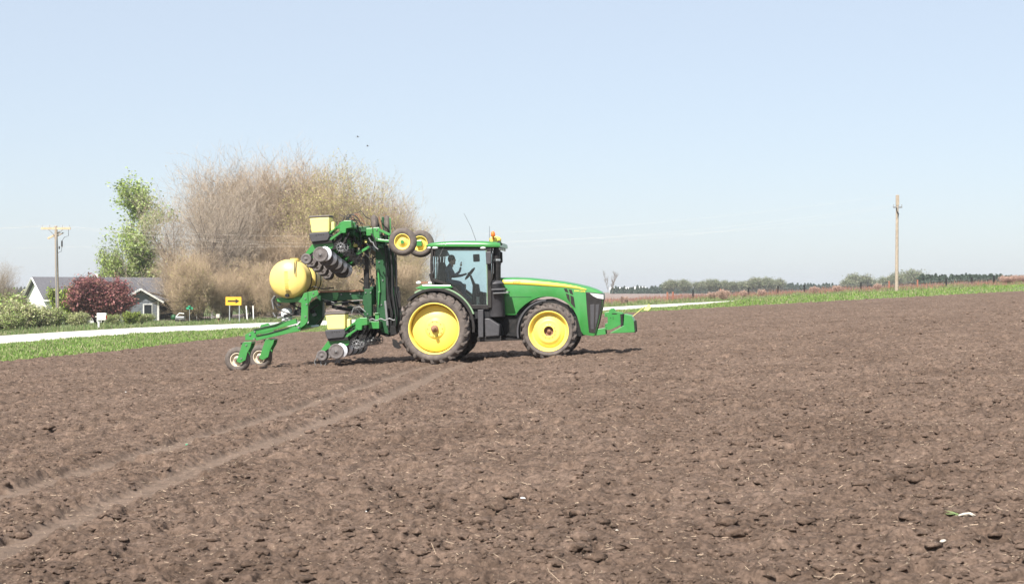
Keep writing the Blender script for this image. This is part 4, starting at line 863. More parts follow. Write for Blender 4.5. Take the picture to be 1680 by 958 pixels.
def grow(H, spread, seed, levels=5, stems=3, n_ch=(5,5,5,5), droop=0., base_h=.12, up=.35, rt=.16, lens=(.42,.30,.2,.13,.08), trunk=None, rmax=.05):
    """branching skeleton: arrays of segments per level (start, end, radius)"""
    r = np.random.default_rng(seed); out = []
    segs = []
    for s in range(stems):
        a = 2*np.pi*(s+r.random())/stems; d = unit(np.array([math.cos(a)*spread, math.sin(a)*spread, 1.]) if stems > 1 else np.array([r.normal(0,.05), r.normal(0,.05), 1.]))
        p = np.array([math.cos(a)*.25*(stems > 1), math.sin(a)*.25*(stems > 1), 0.]); L = (trunk or lens[0]+.12)*H; n = 7
        for i in range(n):
            q_ = p+d*L/n; segs.append((p, q_, rt*(1-.11*i), rt*(1-.11*(i+1)), d, i/n)); p = q_; d = unit(d+r.normal(0, .09, 3)+np.array([0,0,.05]))
    A = np.array([s[0] for s in segs]); B = np.array([s[1] for s in segs]); ra = np.array([s[2] for s in segs]); rb = np.array([s[3] for s in segs]); Dr = np.array([s[4] for s in segs]); fr = np.array([s[5] for s in segs])
    out.append((A, B, ra, rb))
    par = dict(A=A, B=B, r=rb, D=Dr, f=fr); first = True
    for lv in range(1, levels):
        ok = par['f'] >= (base_h if first else .12); A0, B0, r0, D0 = par['A'][ok], par['B'][ok], par['r'][ok], par['D'][ok]
        nc = n_ch[lv-1]; m = len(A0); A0 = np.repeat(A0, nc, 0); B0 = np.repeat(B0, nc, 0); r0 = np.repeat(r0, nc); D0 = np.repeat(D0, nc, 0); N = len(A0)
        if first: fr0 = np.repeat(par['f'][ok], nc)
        t = r.random(N)[:, None]; p = A0*(1-t)+B0*t
        d = unit(unit(r.normal(0, 1, (N, 3)))*.9+D0*.75+np.array([0,0,up-droop*lv])[None])
        L = lens[lv]*H*r.uniform(.6, 1.2, N); 
        if first: L = L*(1.15-.55*fr0)
        ns = 4 if lv < 3 else 2; ra_ = np.minimum(r0*.66, rmax*(.48**(lv-1))+.005); segA = []; 
        As, Bs, Ra, Rb, Ds, Fs = [], [], [], [], [], []
        for i in range(ns):
            q_ = p+d*(L/ns)[:, None]; f0, f1 = 1-.8*i/ns, 1-.8*(i+1)/ns
            As.append(p); Bs.append(q_); Ra.append(ra_*f0); Rb.append(ra_*f1); Ds.append(d); Fs.append(np.full(N, (i+.5)/ns))
            p = q_; d = unit(d+r.normal(0, .18, (N, 3))+np.array([0,0,.06-droop*.25])[None])
        A, B, ra, rb = map(np.concatenate, (As, Bs, Ra, Rb)); out.append((A, B, ra, rb))
        par = dict(A=A, B=B, r=rb, D=np.concatenate(Ds), f=np.concatenate(Fs)); first = False
    return out
def leaves(P, size, cols, r, flat=.0):
    n = len(P); a = unit(r.normal(0, 1, (n, 3))); b = unit(np.cross(a, r.normal(0, 1, (n, 3)))); s = size*r.uniform(.6, 1.3, n)[:, None]
    V = np.stack([P-a*s, P+b*s*.6, P+a*s, P-b*s*.6], 1).reshape(-1, 3); Fq = np.arange(4*n).reshape(-1, 4)
    c = cols[r.integers(0, len(cols), n)]*r.uniform(.75, 1.25, (n, 1)); return V, Fq, c
def mesh_data(name, V, Fq, m, tint):
    o = npmesh(name, V, Fq, m, tint=tint); me = o.data; bpy.data.objects.remove(o); return me
def make_tree(seed, H, spread, bark, twigc, levels=5, leafn=0, leafsize=.1, leafcols=None, tw=1., limb=1., jitter=.12, **kw):
    sk_ = grow(H, spread, seed, levels, **kw); print('tree', seed, [len(q[0]) for q in sk_], flush=True); r = np.random.default_rng(seed+99)
    Vs, Fs, Cs, o = [], [], [], 0
    for i, (A, B, ra, rb) in enumerate(sk_[:2]):
        V, Fq = prisms(A, B, ra*limb, rb*limb, 6 if i == 0 else 4); k = 6 if i == 0 else 4
        Vs.append(V); Fs.append(Fq+o); o += len(V); Cs.append(np.repeat(bark*r.uniform(.85, 1.15, (len(A), 1)), k, 0))
    tr_ = mesh_data('trunk', np.concatenate(Vs), np.concatenate(Fs), 'twig', np.concatenate(Cs))
    Vs, Fs, Cs, o = [], [], [], 0
    for i, (A, B, ra, rb) in enumerate(sk_[2:]):
        V, Fq = prisms(A, B, np.maximum(ra*tw, .006), np.maximum(rb*tw, .004), 3); Vs.append(V); Fs.append(Fq+o); o += len(V)
        c = (bark*.9+twigc*.1 if i == 0 else twigc*(.58 if i == 1 else 1.05))*r.uniform(.75, 1.2, (len(A), 1)); Cs.append(np.repeat(c, 3, 0))
    if leafn:
        A, B, _, _ = sk_[-1]; idx = r.integers(0, len(A), leafn); P = A[idx]+(B[idx]-A[idx])*r.random((leafn, 1))+r.normal(0, jitter, (leafn, 3))
        V, Fq, c = leaves(P, leafsize, leafcols, r); Vs.append(V); Fs.append(Fq+o); Cs.append(c)
    cr_ = mesh_data('crown', np.concatenate(Vs), np.concatenate(Fs), 'leaf' if leafn > 6500 and leafcols is not olive and leafcols is not rusty else 'twig', np.concatenate(Cs))
    return tr_, cr_
def put_tree(meshes, name, loc, label, cat='tree', group=None, sc=(1,1,1), rot=0):
    e = tag(empty(name, loc, (0,0,rot)), label, cat, group); e.scale = sc
    for me, nm in zip(meshes, ('trunk', 'crown')): o = bpy.data.objects.new(nm, me); C.objects.link(o); o.parent = e
    return e
bark = np.array([.10,.078,.064]); tan = np.array([.42,.32,.22]); tan2 = np.array([.40,.30,.20]); gry = np.array([.40,.33,.26])
olive = np.array([[.34,.32,.10],[.4,.37,.14],[.28,.28,.09]]); rusty = np.array([[.38,.27,.17],[.34,.24,.16],[.34,.28,.15]])
bare = [make_tree(11, 16, .28, bark, gry, 5, leafn=1500, leafsize=.055, jitter=.03, leafcols=rusty, tw=1.0, rmax=.17, n_ch=(2,2,2,2), lens=(.40,.36,.24,.13,.055), stems=3, limb=2.1),
        make_tree(12, 16, .32, bark, tan, 5, leafn=5000, leafsize=.055, jitter=.03, leafcols=rusty, tw=1.15, rmax=.15, n_ch=(3,3,2,2), lens=(.40,.34,.23,.12,.055), stems=3, limb=2.1),
        make_tree(13, 16, .22, bark, tan, 5, leafn=16000, leafsize=.06, jitter=.04, leafcols=olive, tw=1.15, rmax=.15, n_ch=(3,2,2,2), lens=(.40,.33,.22,.12,.055), stems=2, limb=2.1)]
shr = [make_tree(14, 7, .55, bark, tan2, 5, tw=1.1, rmax=.04, leafn=4000, leafsize=.05, jitter=.03, leafcols=rusty, n_ch=(2,2,2,2), lens=(.5,.36,.25,.16,.10), stems=6, base_h=.0, rt=.05),
       make_tree(15, 7, .5, bark, tan2, 5, tw=1.3, rmax=.04, leafn=6000, leafsize=.05, jitter=.03, leafcols=olive, n_ch=(2,2,2,2), lens=(.5,.36,.25,.16,.10), stems=6, base_h=.0, rt=.05)]
grove = [  # px, distance, top y, mesh, label
 (322, 158, 292, 0, 'greyish bare tree with wide forked limbs at the left edge of the bare grove'),
 (372, 166, 262, 0, 'tall grey bare tree second from the left edge of the grove, above the arrow sign'),
 (425, 172, 243, 1, 'tallest tan bare tree of the grove, crown top left of the yellow tank'),
 (478, 178, 249, 1, 'tan bare tree whose top rises behind the yellow tanks'),
 (528, 170, 252, 2, 'bare tree with olive green buds in its rounded top above the upper hopper'),
 (578, 165, 268, 2, 'olive tinged bare tree directly above the folded wing'),
 (618, 172, 306, 1, 'tan bare tree above the pair of transport wheels'),
 (650, 166, 352, 0, 'smaller bare tree at the right edge of the grove beside the cab'),
 (668, 160, 400, 2, 'low olive tree between the mast and the tractor cab'),
 (308, 152, 398, 1, 'short bare tree at the left foot of the grove by the house porch')]
for i, (px, D, ty, k, lb_) in enumerate(grove):
    p = AT(px, D); h = 2+(479-ty)/F*D-p.z; s_ = h/16*1.12
    put_tree(bare[k], 'bare_tree', p-Vector((0,0,.1)), lb_, group='bare trees of the roadside grove', sc=(s_*1.0, s_*1.0, s_), rot=i*1.3)
shl = [(298,148,452,0,'beside the porch'),(322,146,415,1,'behind the street name sign'),(362,148,446,0,'just left of the arrow sign'),(408,151,425,1,'just right of the arrow sign'),(450,149,450,0,'below the left side of the yellow tank'),(520,150,420,1,'behind the rear frame upright'),(585,152,440,1,'left of the mast'),(650,151,425,0,'just left of the rear fender'),(700,156,462,1,'low behind the rear fender lamp'),(480,164,372,0,'farther back, above the tanks')]
for i, (px, D, ty, k, w_) in enumerate(shl):
    p = AT(px, D); h = 2+(479-ty)/F*D-p.z; s_ = h/7
    put_tree(shr[k], 'bare_shrub', p-Vector((0,0,.05)), 'bushy tan leafless shrub '+w_, 'shrub', 'leafless shrubs under the grove', (s_*(.6 if i == 0 else .95), s_*.8, s_), i*2.1)
# leafing trees near the house
lg = np.array([[.36,.45,.12],[.30,.40,.10],[.42,.50,.19],[.46,.52,.27],[.22,.30,.08]])
pop = make_tree(21, 11, .2, np.array([.3,.27,.22]), np.array([.25,.22,.15]), 5, leafn=10000, leafsize=.11, leafcols=lg, n_ch=(2,2,2,1), lens=(.8,.26,.13,.08,.05), stems=1, base_h=.08, up=.45, rt=.13, trunk=.95, jitter=.22)
p = AT(216, 176); h = 2+(479-308)/F*176-p.z; s_ = h/11*.93; put_tree(pop, 'poplar_tree', p, 'tall slender light green poplar rising behind the grey house roof', sc=(s_*1.25, s_*1.1, s_))
low = make_tree(22, 8, .3, np.array([.25,.22,.18]), np.array([.2,.18,.1]), 5, leafn=7000, leafsize=.12, leafcols=lg, n_ch=(2,2,2,2), lens=(.45,.34,.2,.13,.08), stems=2, base_h=.2, up=.4, jitter=.15)
p = AT(190, 172); h = 2+(479-395)/F*172-p.z; put_tree(low, 'leafy_tree', p, 'bushy light green tree left of the poplar, behind the roof ridge', sc=(1.0, .9, h/8), rot=2)
p = AT(250, 176); h = 2+(479-415)/F*176-p.z; put_tree(low, 'leafy_tree', p, 'small green tree between the poplar and the bare grove', sc=(.5, .5, h/8), rot=4)
mc = np.array([[.30,.11,.115],[.40,.16,.16],[.21,.08,.08],[.46,.22,.2],[.34,.18,.13]])
mar = make_tree(23, 5, .6, np.array([.08,.05,.045]), np.array([.12,.06,.05]), 5, leafn=21000, leafsize=.11, leafcols=mc, n_ch=(3,3,2,2), lens=(.42,.3,.2,.13,.08), stems=5, base_h=.05, rt=.09, up=.25, jitter=.1)
p = AT(162, 141); h = 2+(479-449)/F*141-p.z; put_tree(mar, 'crabapple_tree', p, 'round dark red leaved tree in front of the grey house', sc=(h/5*1.25, h/5*1.1, h/5*1.12))
gb = np.array([[.3,.42,.10],[.42,.5,.17],[.5,.5,.24],[.24,.34,.09],[.55,.55,.34]])
bush = make_tree(24, 3, .7, np.array([.16,.13,.1]), np.array([.24,.19,.13]), 5, leafn=13000, leafsize=.12, leafcols=gb, n_ch=(3,2,2,2), lens=(.55,.4,.28,.18,.12), stems=5, base_h=0, rt=.03, up=.3, jitter=.09)
pale = make_tree(25, 3, .7, np.array([.2,.17,.13]), np.array([.3,.25,.18]), 5, leafn=12000, leafsize=.13, leafcols=np.array([[.5,.52,.24],[.58,.56,.34],[.33,.44,.14],[.42,.46,.18]]), n_ch=(3,2,2,2), lens=(.55,.4,.28,.18,.12), stems=5, base_h=0, rt=.03, up=.3, jitter=.09)
yel = make_tree(26, 3, .4, np.array([.12,.1,.07]), np.array([.15,.13,.06]), 5, leafn=7000, leafsize=.11, leafcols=np.array([[.34,.45,.07],[.4,.48,.1],[.26,.37,.07]]), n_ch=(3,3,2,2), lens=(.6,.34,.22,.15,.1), stems=3, base_h=0, rt=.04, up=.4, jitter=.1)
for i, (px, D, ty, mm_, w_, lb_) in enumerate([
 (8, 122, 483, bush, 1.3, 'dense yellow green hedge bush at the left edge of the picture'), (38, 119, 492, pale, 1.1, 'cream flowered bush second from the left in front of the white gable'),
 (62, 121, 500, pale, 1.0, 'cream flowered bush just left of the wooden utility pole'), (22, 116, 508, bush, .9, 'low green bush at the foot of the hedge near the left edge'),
 (84, 127, 498, bush, .9, 'dark green bush right behind the utility pole foot'), (104, 143, 461, yel, .7, 'narrow yellow green shrub between the utility pole and the red tree'),
 (186, 133, 512, bush, 1.1, 'green bush behind the white mailbox'), (215, 135, 507, yel, 1.3, 'bright green bush in front of the house wall'), (238, 137, 511, bush, 1.2, 'low bush in front of the porch'),
 (130, 133, 508, pale, 1.0, 'tangled pale bush under the left side of the red tree'), (-20, 128, 470, bush, 1.6, 'tall hedge bush cut by the left edge of the picture')]):
    p = AT(px, D); h = 2+(479-ty)/F*D-p.z; put_tree(mm_, 'bush', p-Vector((0,0,.05)), lb_, 'bush', None, (w_*h/3*.88, w_*h/3*.8, h/3*.80), i*1.7)
p = AT(-4, 150); h = 2+(479-412)/F*150-p.z; put_tree(bare[0], 'bare_tree', p, 'thin bare tree at the very left edge of the picture above the hedge', sc=(h/16*.8,)*2+(h/16,), rot=1.2)
sap = make_tree(27, 5, .12, np.array([.2,.16,.14]), np.array([.24,.19,.16]), 4, n_ch=(1,2,2), lens=(.8,.26,.13,.08), stems=3, base_h=.3, up=1.1, rt=.035, limb=.5, tw=.35)
p = AT(1003, 150); h = 2+(479-449)/F*150-p.z; put_tree(sap, 'bare_sapling', p, 'lone thin bare sapling beside the road in front of the tractor nose', sc=(h/5*.8,)*2+(h/5,))
red = np.array([[.46,.27,.2],[.4,.24,.18],[.44,.32,.24]])
rsh = make_tree(28, 2.2, .6, np.array([.33,.21,.17]), np.array([.44,.30,.24]), 5, leafn=700, leafsize=.045, leafcols=red, n_ch=(2,2,2,2), lens=(.55,.4,.28,.18,.12), stems=5, base_h=0, rt=.02, up=.4)
for i, (px, D, ty, w_, lb_) in enumerate([(1186,152,477,.95,'reddish leafless shrub where the road goes behind the grass'), (1168,156,482,.9,'smaller reddish shrub just left of the one at the road bend'), (1250,163,485,.8,'orange tinted shrub between two fence posts on the right'),
  (1336,168,472,.9,'orange tinted shrub left of the right utility pole'), (1372,168,470,.9,'reddish weeds halfway between a fence post and the right pole'), (1024,152,489,.8,'small orange shrub beside the bare sapling'), (1440,170,468,.8,'brown shrub just left of the right utility pole'),
  (1655,172,454,1.5,'rust coloured brush at the right edge of the picture'), (1672,174,453,1.4,'rust coloured brush cut by the right edge of the picture'), (1220,160,486,.7,'low reddish weeds right of the road bend')]):
    p = AT(px, D); h = max(.8, 2+(479-ty)/F*D-p.z); put_tree(rsh, 'red_shrub', p, lb_, 'shrub', 'reddish shrubs along the fence', (w_*h/2.2, w_*h/2.2, h/2.2), i*1.1)
# distant trees
dg = np.array([[.2,.24,.12],[.25,.27,.16],[.28,.27,.18],[.17,.2,.11]])
dt = [make_tree(31+i, 10, .35, np.array([.2,.17,.14]), np.array([.26,.22,.17]), 5, leafn=7000, leafsize=.28, leafcols=dg, n_ch=(3,2,2,2), lens=(.42,.32,.22,.15,.1), stems=2, base_h=.15, up=.35, jitter=.4, tw=2.5) for i in range(2)]
dl = [(1100,457),(1122,457),(1148,459),(1170,456),(1196,458),(1216,460),(1238,453),(1258,453),(1272,455),(1392,457),(1410,446),(1432,457),(1470,447),(1497,440),(1485,443),(1455,452)]
pos = ['leftmost','second','third','fourth','fifth','sixth','seventh','eighth','ninth']
for i, (px, ty) in enumerate(dl):
    D = 640+30*(i % 3); p = AT(px, D); h = 2+(479-ty)/F*D-p.z
    lb_ = ('hazy distant leafing tree, %s from the left in the far clump right of the tractor' % pos[i]) if i < 9 else 'hazy pale green distant tree, '+['small one left of the rounded tree','rounded tree well left of the right utility pole','low one right of that rounded tree','just behind the right utility pole','the large one right of the right utility pole','the one touching the right utility pole','low one just left of the right utility pole'][i-9]
    put_tree(dt[i % 2], 'distant_tree', p, lb_, group='hazy trees on the far horizon', sc=(h/10*1.35,)*2+(h/10,), rot=i)
def conifers(name, spans, label):
    r = np.random.default_rng(5); V_, F_, C_ = [], [], []; o = 0
    for px0, px1, ty0, ty1, D in spans:
        n = int((px1-px0)/2.8)
        for px in np.linspace(px0, px1, n)+r.normal(0, 1.2, n):
            ty = np.interp(px, [px0, px1], [ty0, ty1])+r.normal(0, 1.5); d = D+r.uniform(-25, 25); p = AT(px, d); h = 2+(479-ty)/F*d-p.z
            k = 420; z = r.random(k)**.85*h; w_ = (1-z/h)**.7*h*.36+.1; a = r.random(k)*6.283; q_ = np.sqrt(r.random(k))
            P = np.stack([p.x+np.cos(a)*w_*q_, p.y+np.sin(a)*w_*q_, p.z+z], 1)
            V, Fq, c = leaves(P, .34, np.array([[.06,.09,.06],[.08,.115,.075],[.10,.13,.09]]), r); V_.append(V); F_.append(Fq+o); C_.append(c); o += len(V)
    return tag(npmesh(name, np.concatenate(V_), np.concatenate(F_), 'leaf', tint=np.concatenate(C_)), label, 'wood', kind='stuff')
conifers('distant_wood', [(1005,1095,472,470,720),(1095,1290,470,468,740),(1280,1390,466,466,740),(1380,1450,464,466,760),(1508,1645,451,452,420),(1560,1690,452,454,430)], 'dark row of far evergreens along the horizon right of the tractor')
# distant low wood behind everything on the left, seen through gaps
conifers('far_tree_row', [(-120,330,473,472,800),(700,760,470,471,800)], 'faint far row of trees behind the house')
# ------------------------------------------------------------------ house
HR = R(33); Pc = AT(77, 152); Pc.z = -1.25
hs = tag(empty('house', Pc, (0,0,HR)), 'single storey house with dark grey roof and white gable behind the red tree', 'house')
L_, Wd, EH, RH = 15.5, 8.0, 2.55, 2.15
MB().add([(0,0,0),(L_,0,0),(L_,Wd,0),(0,Wd,0),(0,0,EH),(L_,0,EH),(L_,Wd,EH),(0,Wd,EH),(0,Wd/2,EH+RH),(L_,Wd/2,EH+RH)], [(0,1,5,4),(1,2,6,9,5),(2,3,7,6),(3,0,4,8,7),(4,5,9,8),(7,8,9,6),(0,3,2,1)]).build('wall', 'sidew', hs)
rfm = MB(); e = .45
for sgn in (0, 1):
    y0 = -e if not sgn else Wd+e; z0 = EH-e*RH/(Wd/2)
    V = [(-e, y0, z0+.02), (L_+e, y0, z0+.02), (L_+e, Wd/2, EH+RH+.02), (-e, Wd/2, EH+RH+.02)]; V += [(x, y, z+.14) for x, y, z in V]
    rfm.add(V, [(0,1,2,3),(7,6,5,4),(0,4,5,1),(1,5,6,2),(2,6,7,3),(3,7,4,0)])
roof_ = rfm.build('roof', 'shingle', hs)
tm = MB()
for y0 in (-e, Wd+e): tm.beam((-e-.02, y0, EH-e*RH/(Wd/2)+.05), (-e-.02, Wd/2, EH+RH+.05), .06, .2)
tm.build('rake_board', 'white', roof_); MB().box(-e, L_+e, -e-.1, -e-.01, EH-e*RH/(Wd/2)-.02, EH-e*RH/(Wd/2)+.14).build('gutter', 'white', roof_)
MB().box(2.2, 3.2, -.03, .0, .9, 2.1).build('window', 'pane', hs)
# front cross gable with porch on the right part
gx0, gx1 = 6.9, 10.7
V = [(gx0,-3,0),(gx1,-3,0),(gx1,0,0),(gx0,0,0),(gx0,-3,EH-.25),(gx1,-3,EH-.25),(gx1,0,EH-.25),(gx0,0,EH-.25),((gx0+gx1)/2,-3,EH+.85),((gx0+gx1)/2,2.2,EH+.85)]
MB().add(V, [(0,1,5,8,4),(1,2,6,5),(3,0,4,7),(0,3,2,1),(5,6,9,8),(4,8,9,7)]).build('front_wing', 'siding', hs)
gm = MB(); gc_ = (gx0+gx1)/2
for sg in (-1, 1):
    V = [(gc_+sg*2.5, -3.45, EH-.5), (gc_, -3.45, EH+.9), (gc_, 2.2, EH+.9), (gc_+sg*2.5, 1.2, EH-.5)]; V += [(x, y, z+.14) for x, y, z in V]
    gm.add(V, [(0,1,2,3),(7,6,5,4),(0,4,5,1),(1,5,6,2),(2,6,7,3),(3,7,4,0)])
wr = gm.build('wing_roof', 'shingle', hs); tm = MB()
for sg in (-1, 1): tm.beam((gc_+sg*2.5, -3.47, EH-.42), (gc_, -3.47, EH+1.0), .05, .2)
tm.build('rake_board', 'white', wr)
for i in range(9): MB().box(gx0-.01, gx1+.01, -3.012, -3.0, .25+.24*i, .262+.24*i).build('siding_joint', 'dark', hs)
MB().box(6.0, 6.25, 3.0, 3.25, EH+1.2, EH+RH+.5).build('vent_pipe', 'white', hs)
wn = MB().box(gx0+2.3, gx0+3.3, -3.06, -3.0, .7, 2.0).build('window', 'white', hs); MB().box(gx0+2.4, gx0+3.2, -3.09, -3.05, .8, 1.9).build('pane', 'pane', wn)
# porch roof, posts, deck, rail
V = [(gx1,-3.2,EH-.25),(L_+1.6,-3.2,EH-.25),(L_+1.6,.6,EH+.45),(gx1,.6,EH+.45)]; V += [(x, y, z+.14) for x, y, z in V]
MB().add(V, [(0,1,2,3),(7,6,5,4),(0,4,5,1),(1,5,6,2),(2,6,7,3),(3,7,4,0)]).build('porch_roof', 'shingle', hs)
for x in (gx1+.15, L_-.3, L_+1.4): MB().box(x-.09, x+.09, -3.05, -2.87, 0, EH-.25).build('porch_post', 'white', hs)
MB().box(gx1, L_+1.5, -3.1, 0, -.1, .25).build('porch_deck', 'wood', hs); MB().box(gx1+.3, L_+.8, -.05, -.01, .3, 2.2).build('porch_window', 'pane', hs)
rl = MB(); rl.box(gx1+.3, L_+1.3, -2.98, -2.92, 1.0, 1.08); rl.box(gx1+.3, L_+1.3, -2.98, -2.92, .35, .4)
for x in np.arange(gx1+.4, L_+1.3, .22): rl.box(x-.02, x+.02, -2.97, -2.93, .35, 1.0)
rl.build('porch_railing', 'black', hs)
# ------------------------------------------------------------------ utility poles and wires
def pole(loc, H, label, arm):
    e_ = tag(empty('utility_pole', loc), label, 'utility pole'); mm = MB(); lean = .18 if arm else -.06
    mm.tube([(0,0,-.3), (-lean*.5,0,H*.5), (-lean,0,H)], [.18,.155,.13] if arm else [.165,.14,.115], 14); mm.build('pole_shaft', 'wood', e_); return e_, -lean
pA = AT(95, 134); HA = 2+(479-371)/F*134-pA.z; poleA, la_ = pole(pA, HA, 'wooden utility pole with a crossarm and transformer gear left of the red tree', True)
MB().box(la_-1.35, la_+1.35, -.1, .02, HA-.32, HA-.12).build('crossarm', 'woodl', poleA, .01)
MB().beam((la_-.75, -.02, HA-1.15), (la_+.3, .25, HA-.55), .14, .16).build('lower_crossarm', 'woodl', poleA, .01); MB().beam((la_-.2, .1, HA-1.05), (la_+.6, .3, HA-.6), .1, .1).build('lower_crossarm', 'wood', poleA)
for x in (-1.25, -.6, .6, 1.25): MB().cyl((la_+x, -.04, HA-.12), (la_+x, -.04, HA+.08), .05, .035, 10).build('insulator', 'insul', poleA)
for sg in (-1, 1): MB().beam((la_+sg*.7, -.08, HA-.28), (la_, -.08, HA-.95), .03, .05).build('brace', 'greyl', poleA)
MB().cyl((la_+.55, 0, HA-1.9), (la_+.55, 0, HA-1.35), .07, n=10).build('cutout_fuse', 'black', poleA); MB().cyl((la_+.32, -.05, HA-2.1), (la_+.32, -.05, HA-1.85), .06, n=10).build('cutout_fuse', 'black', poleA)
MB().tube([(la_+1.15,0,HA-.3), (la_+1.15,0,HA-.9), (la_+.8,0,HA-1.0), (la_+.55,0,HA-1.35)], .02, 5).build('jumper_wire', 'hose', poleA)
MB().tube([(la_+.55,0,HA-1.9), (la_+.5,0,HA-2.3), (la_+.1,0,HA-2.5)], .02, 5).build('jumper_wire', 'hose', poleA)
MB().box(la_-.02+.06, la_+.02+.12, -.19, -.14, 1.0, HA-1.2).build('ground_conduit', 'greyl', poleA)
pB = AT(1471, 131); HB = 2+(479-321)/F*131-pB.z; poleB, lb__ = pole(pB, HB, 'pale utility pole standing in the grass on the right', False)
MB().box(lb__-.14, lb__+.14, -.14, .02, HB-.9, HB+.05).build('pole_top_cover', 'wood', poleB, .02)
MB().box(lb__-.38, lb__+.42, -.08, .0, HB-1.12, HB-1.0).build('cross_bracket', 'greyl', poleB); MB().tube([(lb__-.12,-.2,HB-1.1), (lb__-.1,-.22,HB-1.4), (lb__+.05,-.22,HB-1.65), (lb__+.02,-.2,HB-1.9)], .05, 8).build('switch_arm', 'black', poleB)
for x in (-.35, .38): MB().cyl((lb__+x, -.04, HB-1.0), (lb__+x, -.04, HB-.8), .05, n=8).build('insulator', 'insul', poleB)
def wire(a, b, sag, label, r_=.004, n=30):
    P = [a.lerp(b, f)-Vector((0,0,sag*4*f*(1-f))) for f in np.linspace(0, 1, n)]
    mm = MB().tube([p-P[0] for p in P], r_, 5); o = mm.build('overhead_wire', 'wire', None, loc=P[0]); tag(o, label, 'wire', 'overhead wires')
far = AT(-330, 128); 
wl = [('front','outermost to the left on the crossarm'),('second','second on the crossarm'),('third','third on the crossarm'),('low','lowest, fixed below the crossarms')]
for (nm, d_), x, dz_, bx, bz, sg_ in zip(wl, (-1.25,-.6,.6,0), (.05,.05,.05,-1.9), (-.35,0,.38,0), (-.85,.1,-.85,-2.2), (1.9,1.6,2.2,.6)):
    a = pA+Vector((la_+x, -.04, HA+dz_)); wire(a, pB+Vector((lb__+bx, 0, HB+bz)), sg_*1.35, 'thin wire between the two utility poles, '+d_)
    wire(a, far+Vector((x, 3, HA-.35+dz_*.8)), .25, 'thin wire running off left from the left pole, '+d_)
# ------------------------------------------------------------------ signs and mailboxes
p = AT(383, 126); sg = tag(empty('arrow_sign', p), 'yellow sign with a black arrow pointing right, on two posts beyond the road', 'road sign')
zc = 2+(479-494)/F*126-p.z
MB().box(-.68, .68, -.012, .012, zc-.36, zc+.36).build('sign_panel', 'signy', sg, .004)
MB().prism([(-.5,zc-.07),(.18,zc-.07),(.18,zc-.2),(.52,zc),(.18,zc+.2),(.18,zc+.07),(-.5,zc+.07)], -.02, -.014).build('arrow', 'black', sg)
for x in (-.34, .50): MB().box(x-.035, x+.035, .014, .06, -.2, zc+.3).build('post', 'steel', sg)
p = AT(311, 138); s2 = tag(empty('street_name_sign', p), 'small green street name sign on a thin post in front of the bare grove', 'road sign'); zc = 2+(479-506)/F*138-p.z
MB().box(-.3, .3, -.01, .01, zc-.09, zc+.12).build('sign_blade', 'signg', s2); MB().box(-.1, .1, -.2, .2, zc+.13, zc+.26).build('sign_blade', 'signg', s2)
MB().cyl((0,0,-.2), (0,0,zc-.09), .03, n=8).build('post', 'steel', s2)
p = AT(162, 113); s3 = tag(empty('mailbox', p), 'white roadside mailbox with red marks on a white post by the gravel road', 'mailbox'); zc = 2+(479-519.5)/F*113-p.z
MB().box(-.10, .58, -.2, .2, zc-.26, zc+.28).build('box_body', 'white', s3, .03); MB().box(.0, .5, -.206, -.2, zc+.12, zc+.16).build('red_band', 'red', s3); MB().box(.0, .54, -.206, -.2, zc-.05, zc-.02).build('red_band', 'red', s3)
MB().box(.583, .59, -.17, .17, zc-.2, zc+.1).build('red_door', 'red', s3); MB().box(-.06, .06, -.06, .06, -.2, zc-.26).build('post', 'white', s3, .01); MB().box(-.28, -.1, -.04, .04, zc-.04, zc+.04).build('side_arm', 'cream', s3)
p = AT(358, 131); s4 = tag(empty('small_mailbox', p), 'small pinkish white mailbox in the grass left of the arrow sign', 'mailbox'); zc = 2+(479-519)/F*131-p.z
MB().box(-.17, .17, -.2, .2, zc-.16, zc+.2).build('box_body', 'cream', s4, .06); MB().box(-.05, .05, -.05, .05, -.1, zc-.16).build('post', 'woodr', s4)
for px, la2 in ((412,'leaning white marker stake right of the arrow sign'),(422,'second white marker stake, nearer the yellow tank')):
    p = AT(px-6, 133); MBs = MB(); MBs.beam((0,0,-.1), (-.12 if px < 415 else -.05,0,1.45), .06, .09); o = MBs.build('marker_stake', 'white', None, loc=p); tag(o, la2, 'stake')
# grill / mower by the porch
p = AT(290, 140); g_ = tag(empty('garden_mower', p), 'small dark garden machine with a green cover beside the porch', 'garden machine')
MB().ball((-.3,0,.5), .28, 10, (.9,.8,1)).build('green_cover', 'green_d', g_); MB().box(-.1, .8, -.3, .3, .25, .6).build('machine_body', 'greyl', g_, .08)
for x in (.1, .65): MB().cyl((x,-.35,.18), (x,-.25,.18), .18, n=16).build('wheel', 'black', g_)
MB().tube([(.0,-.2,.6), (.3,-.2,.9), (.75,-.2,.85)], .04).build('handle', 'white', g_)
# ------------------------------------------------------------------ fence on the right
fpx = [(1095,158,491),(1104,160,487),(1137,172,483),(1182,174,487),(1228,176,477),(1276,172,471),(1320,172,473),(1412,172,463),(1459,172,463),(1505,172,461),(1553,172,456),(1594,172,455),(1631,172,453)]
p0 = AT(1276, 172); fn = tag(empty('wire_fence', p0), 'wire fence on dark wooden posts along the grass on the right', 'fence'); prev = None
for i, (px, D, ty) in enumerate(fpx):
    p = AT(px, D); h = max(1.1, 2+(479-ty)/F*D-p.z); q_ = p-p0
    MB().cyl((q_.x, q_.y, q_.z-.3), (q_.x+.03*math.sin(i*3), q_.y, q_.z+h), .11 if i > 1 else .15, .10, 9).build('post', 'woodr' if i in (0,1,3,8,9) else 'blackm', fn)
    if prev is not None:
        for f in (.4, .75): MB().tube([prev[0]+Vector((0,0,prev[1]*f)), q_+Vector((0,0,h*f))], .012, 4).build('fence_wire', 'greyl', fn)
    prev = (q_, h)
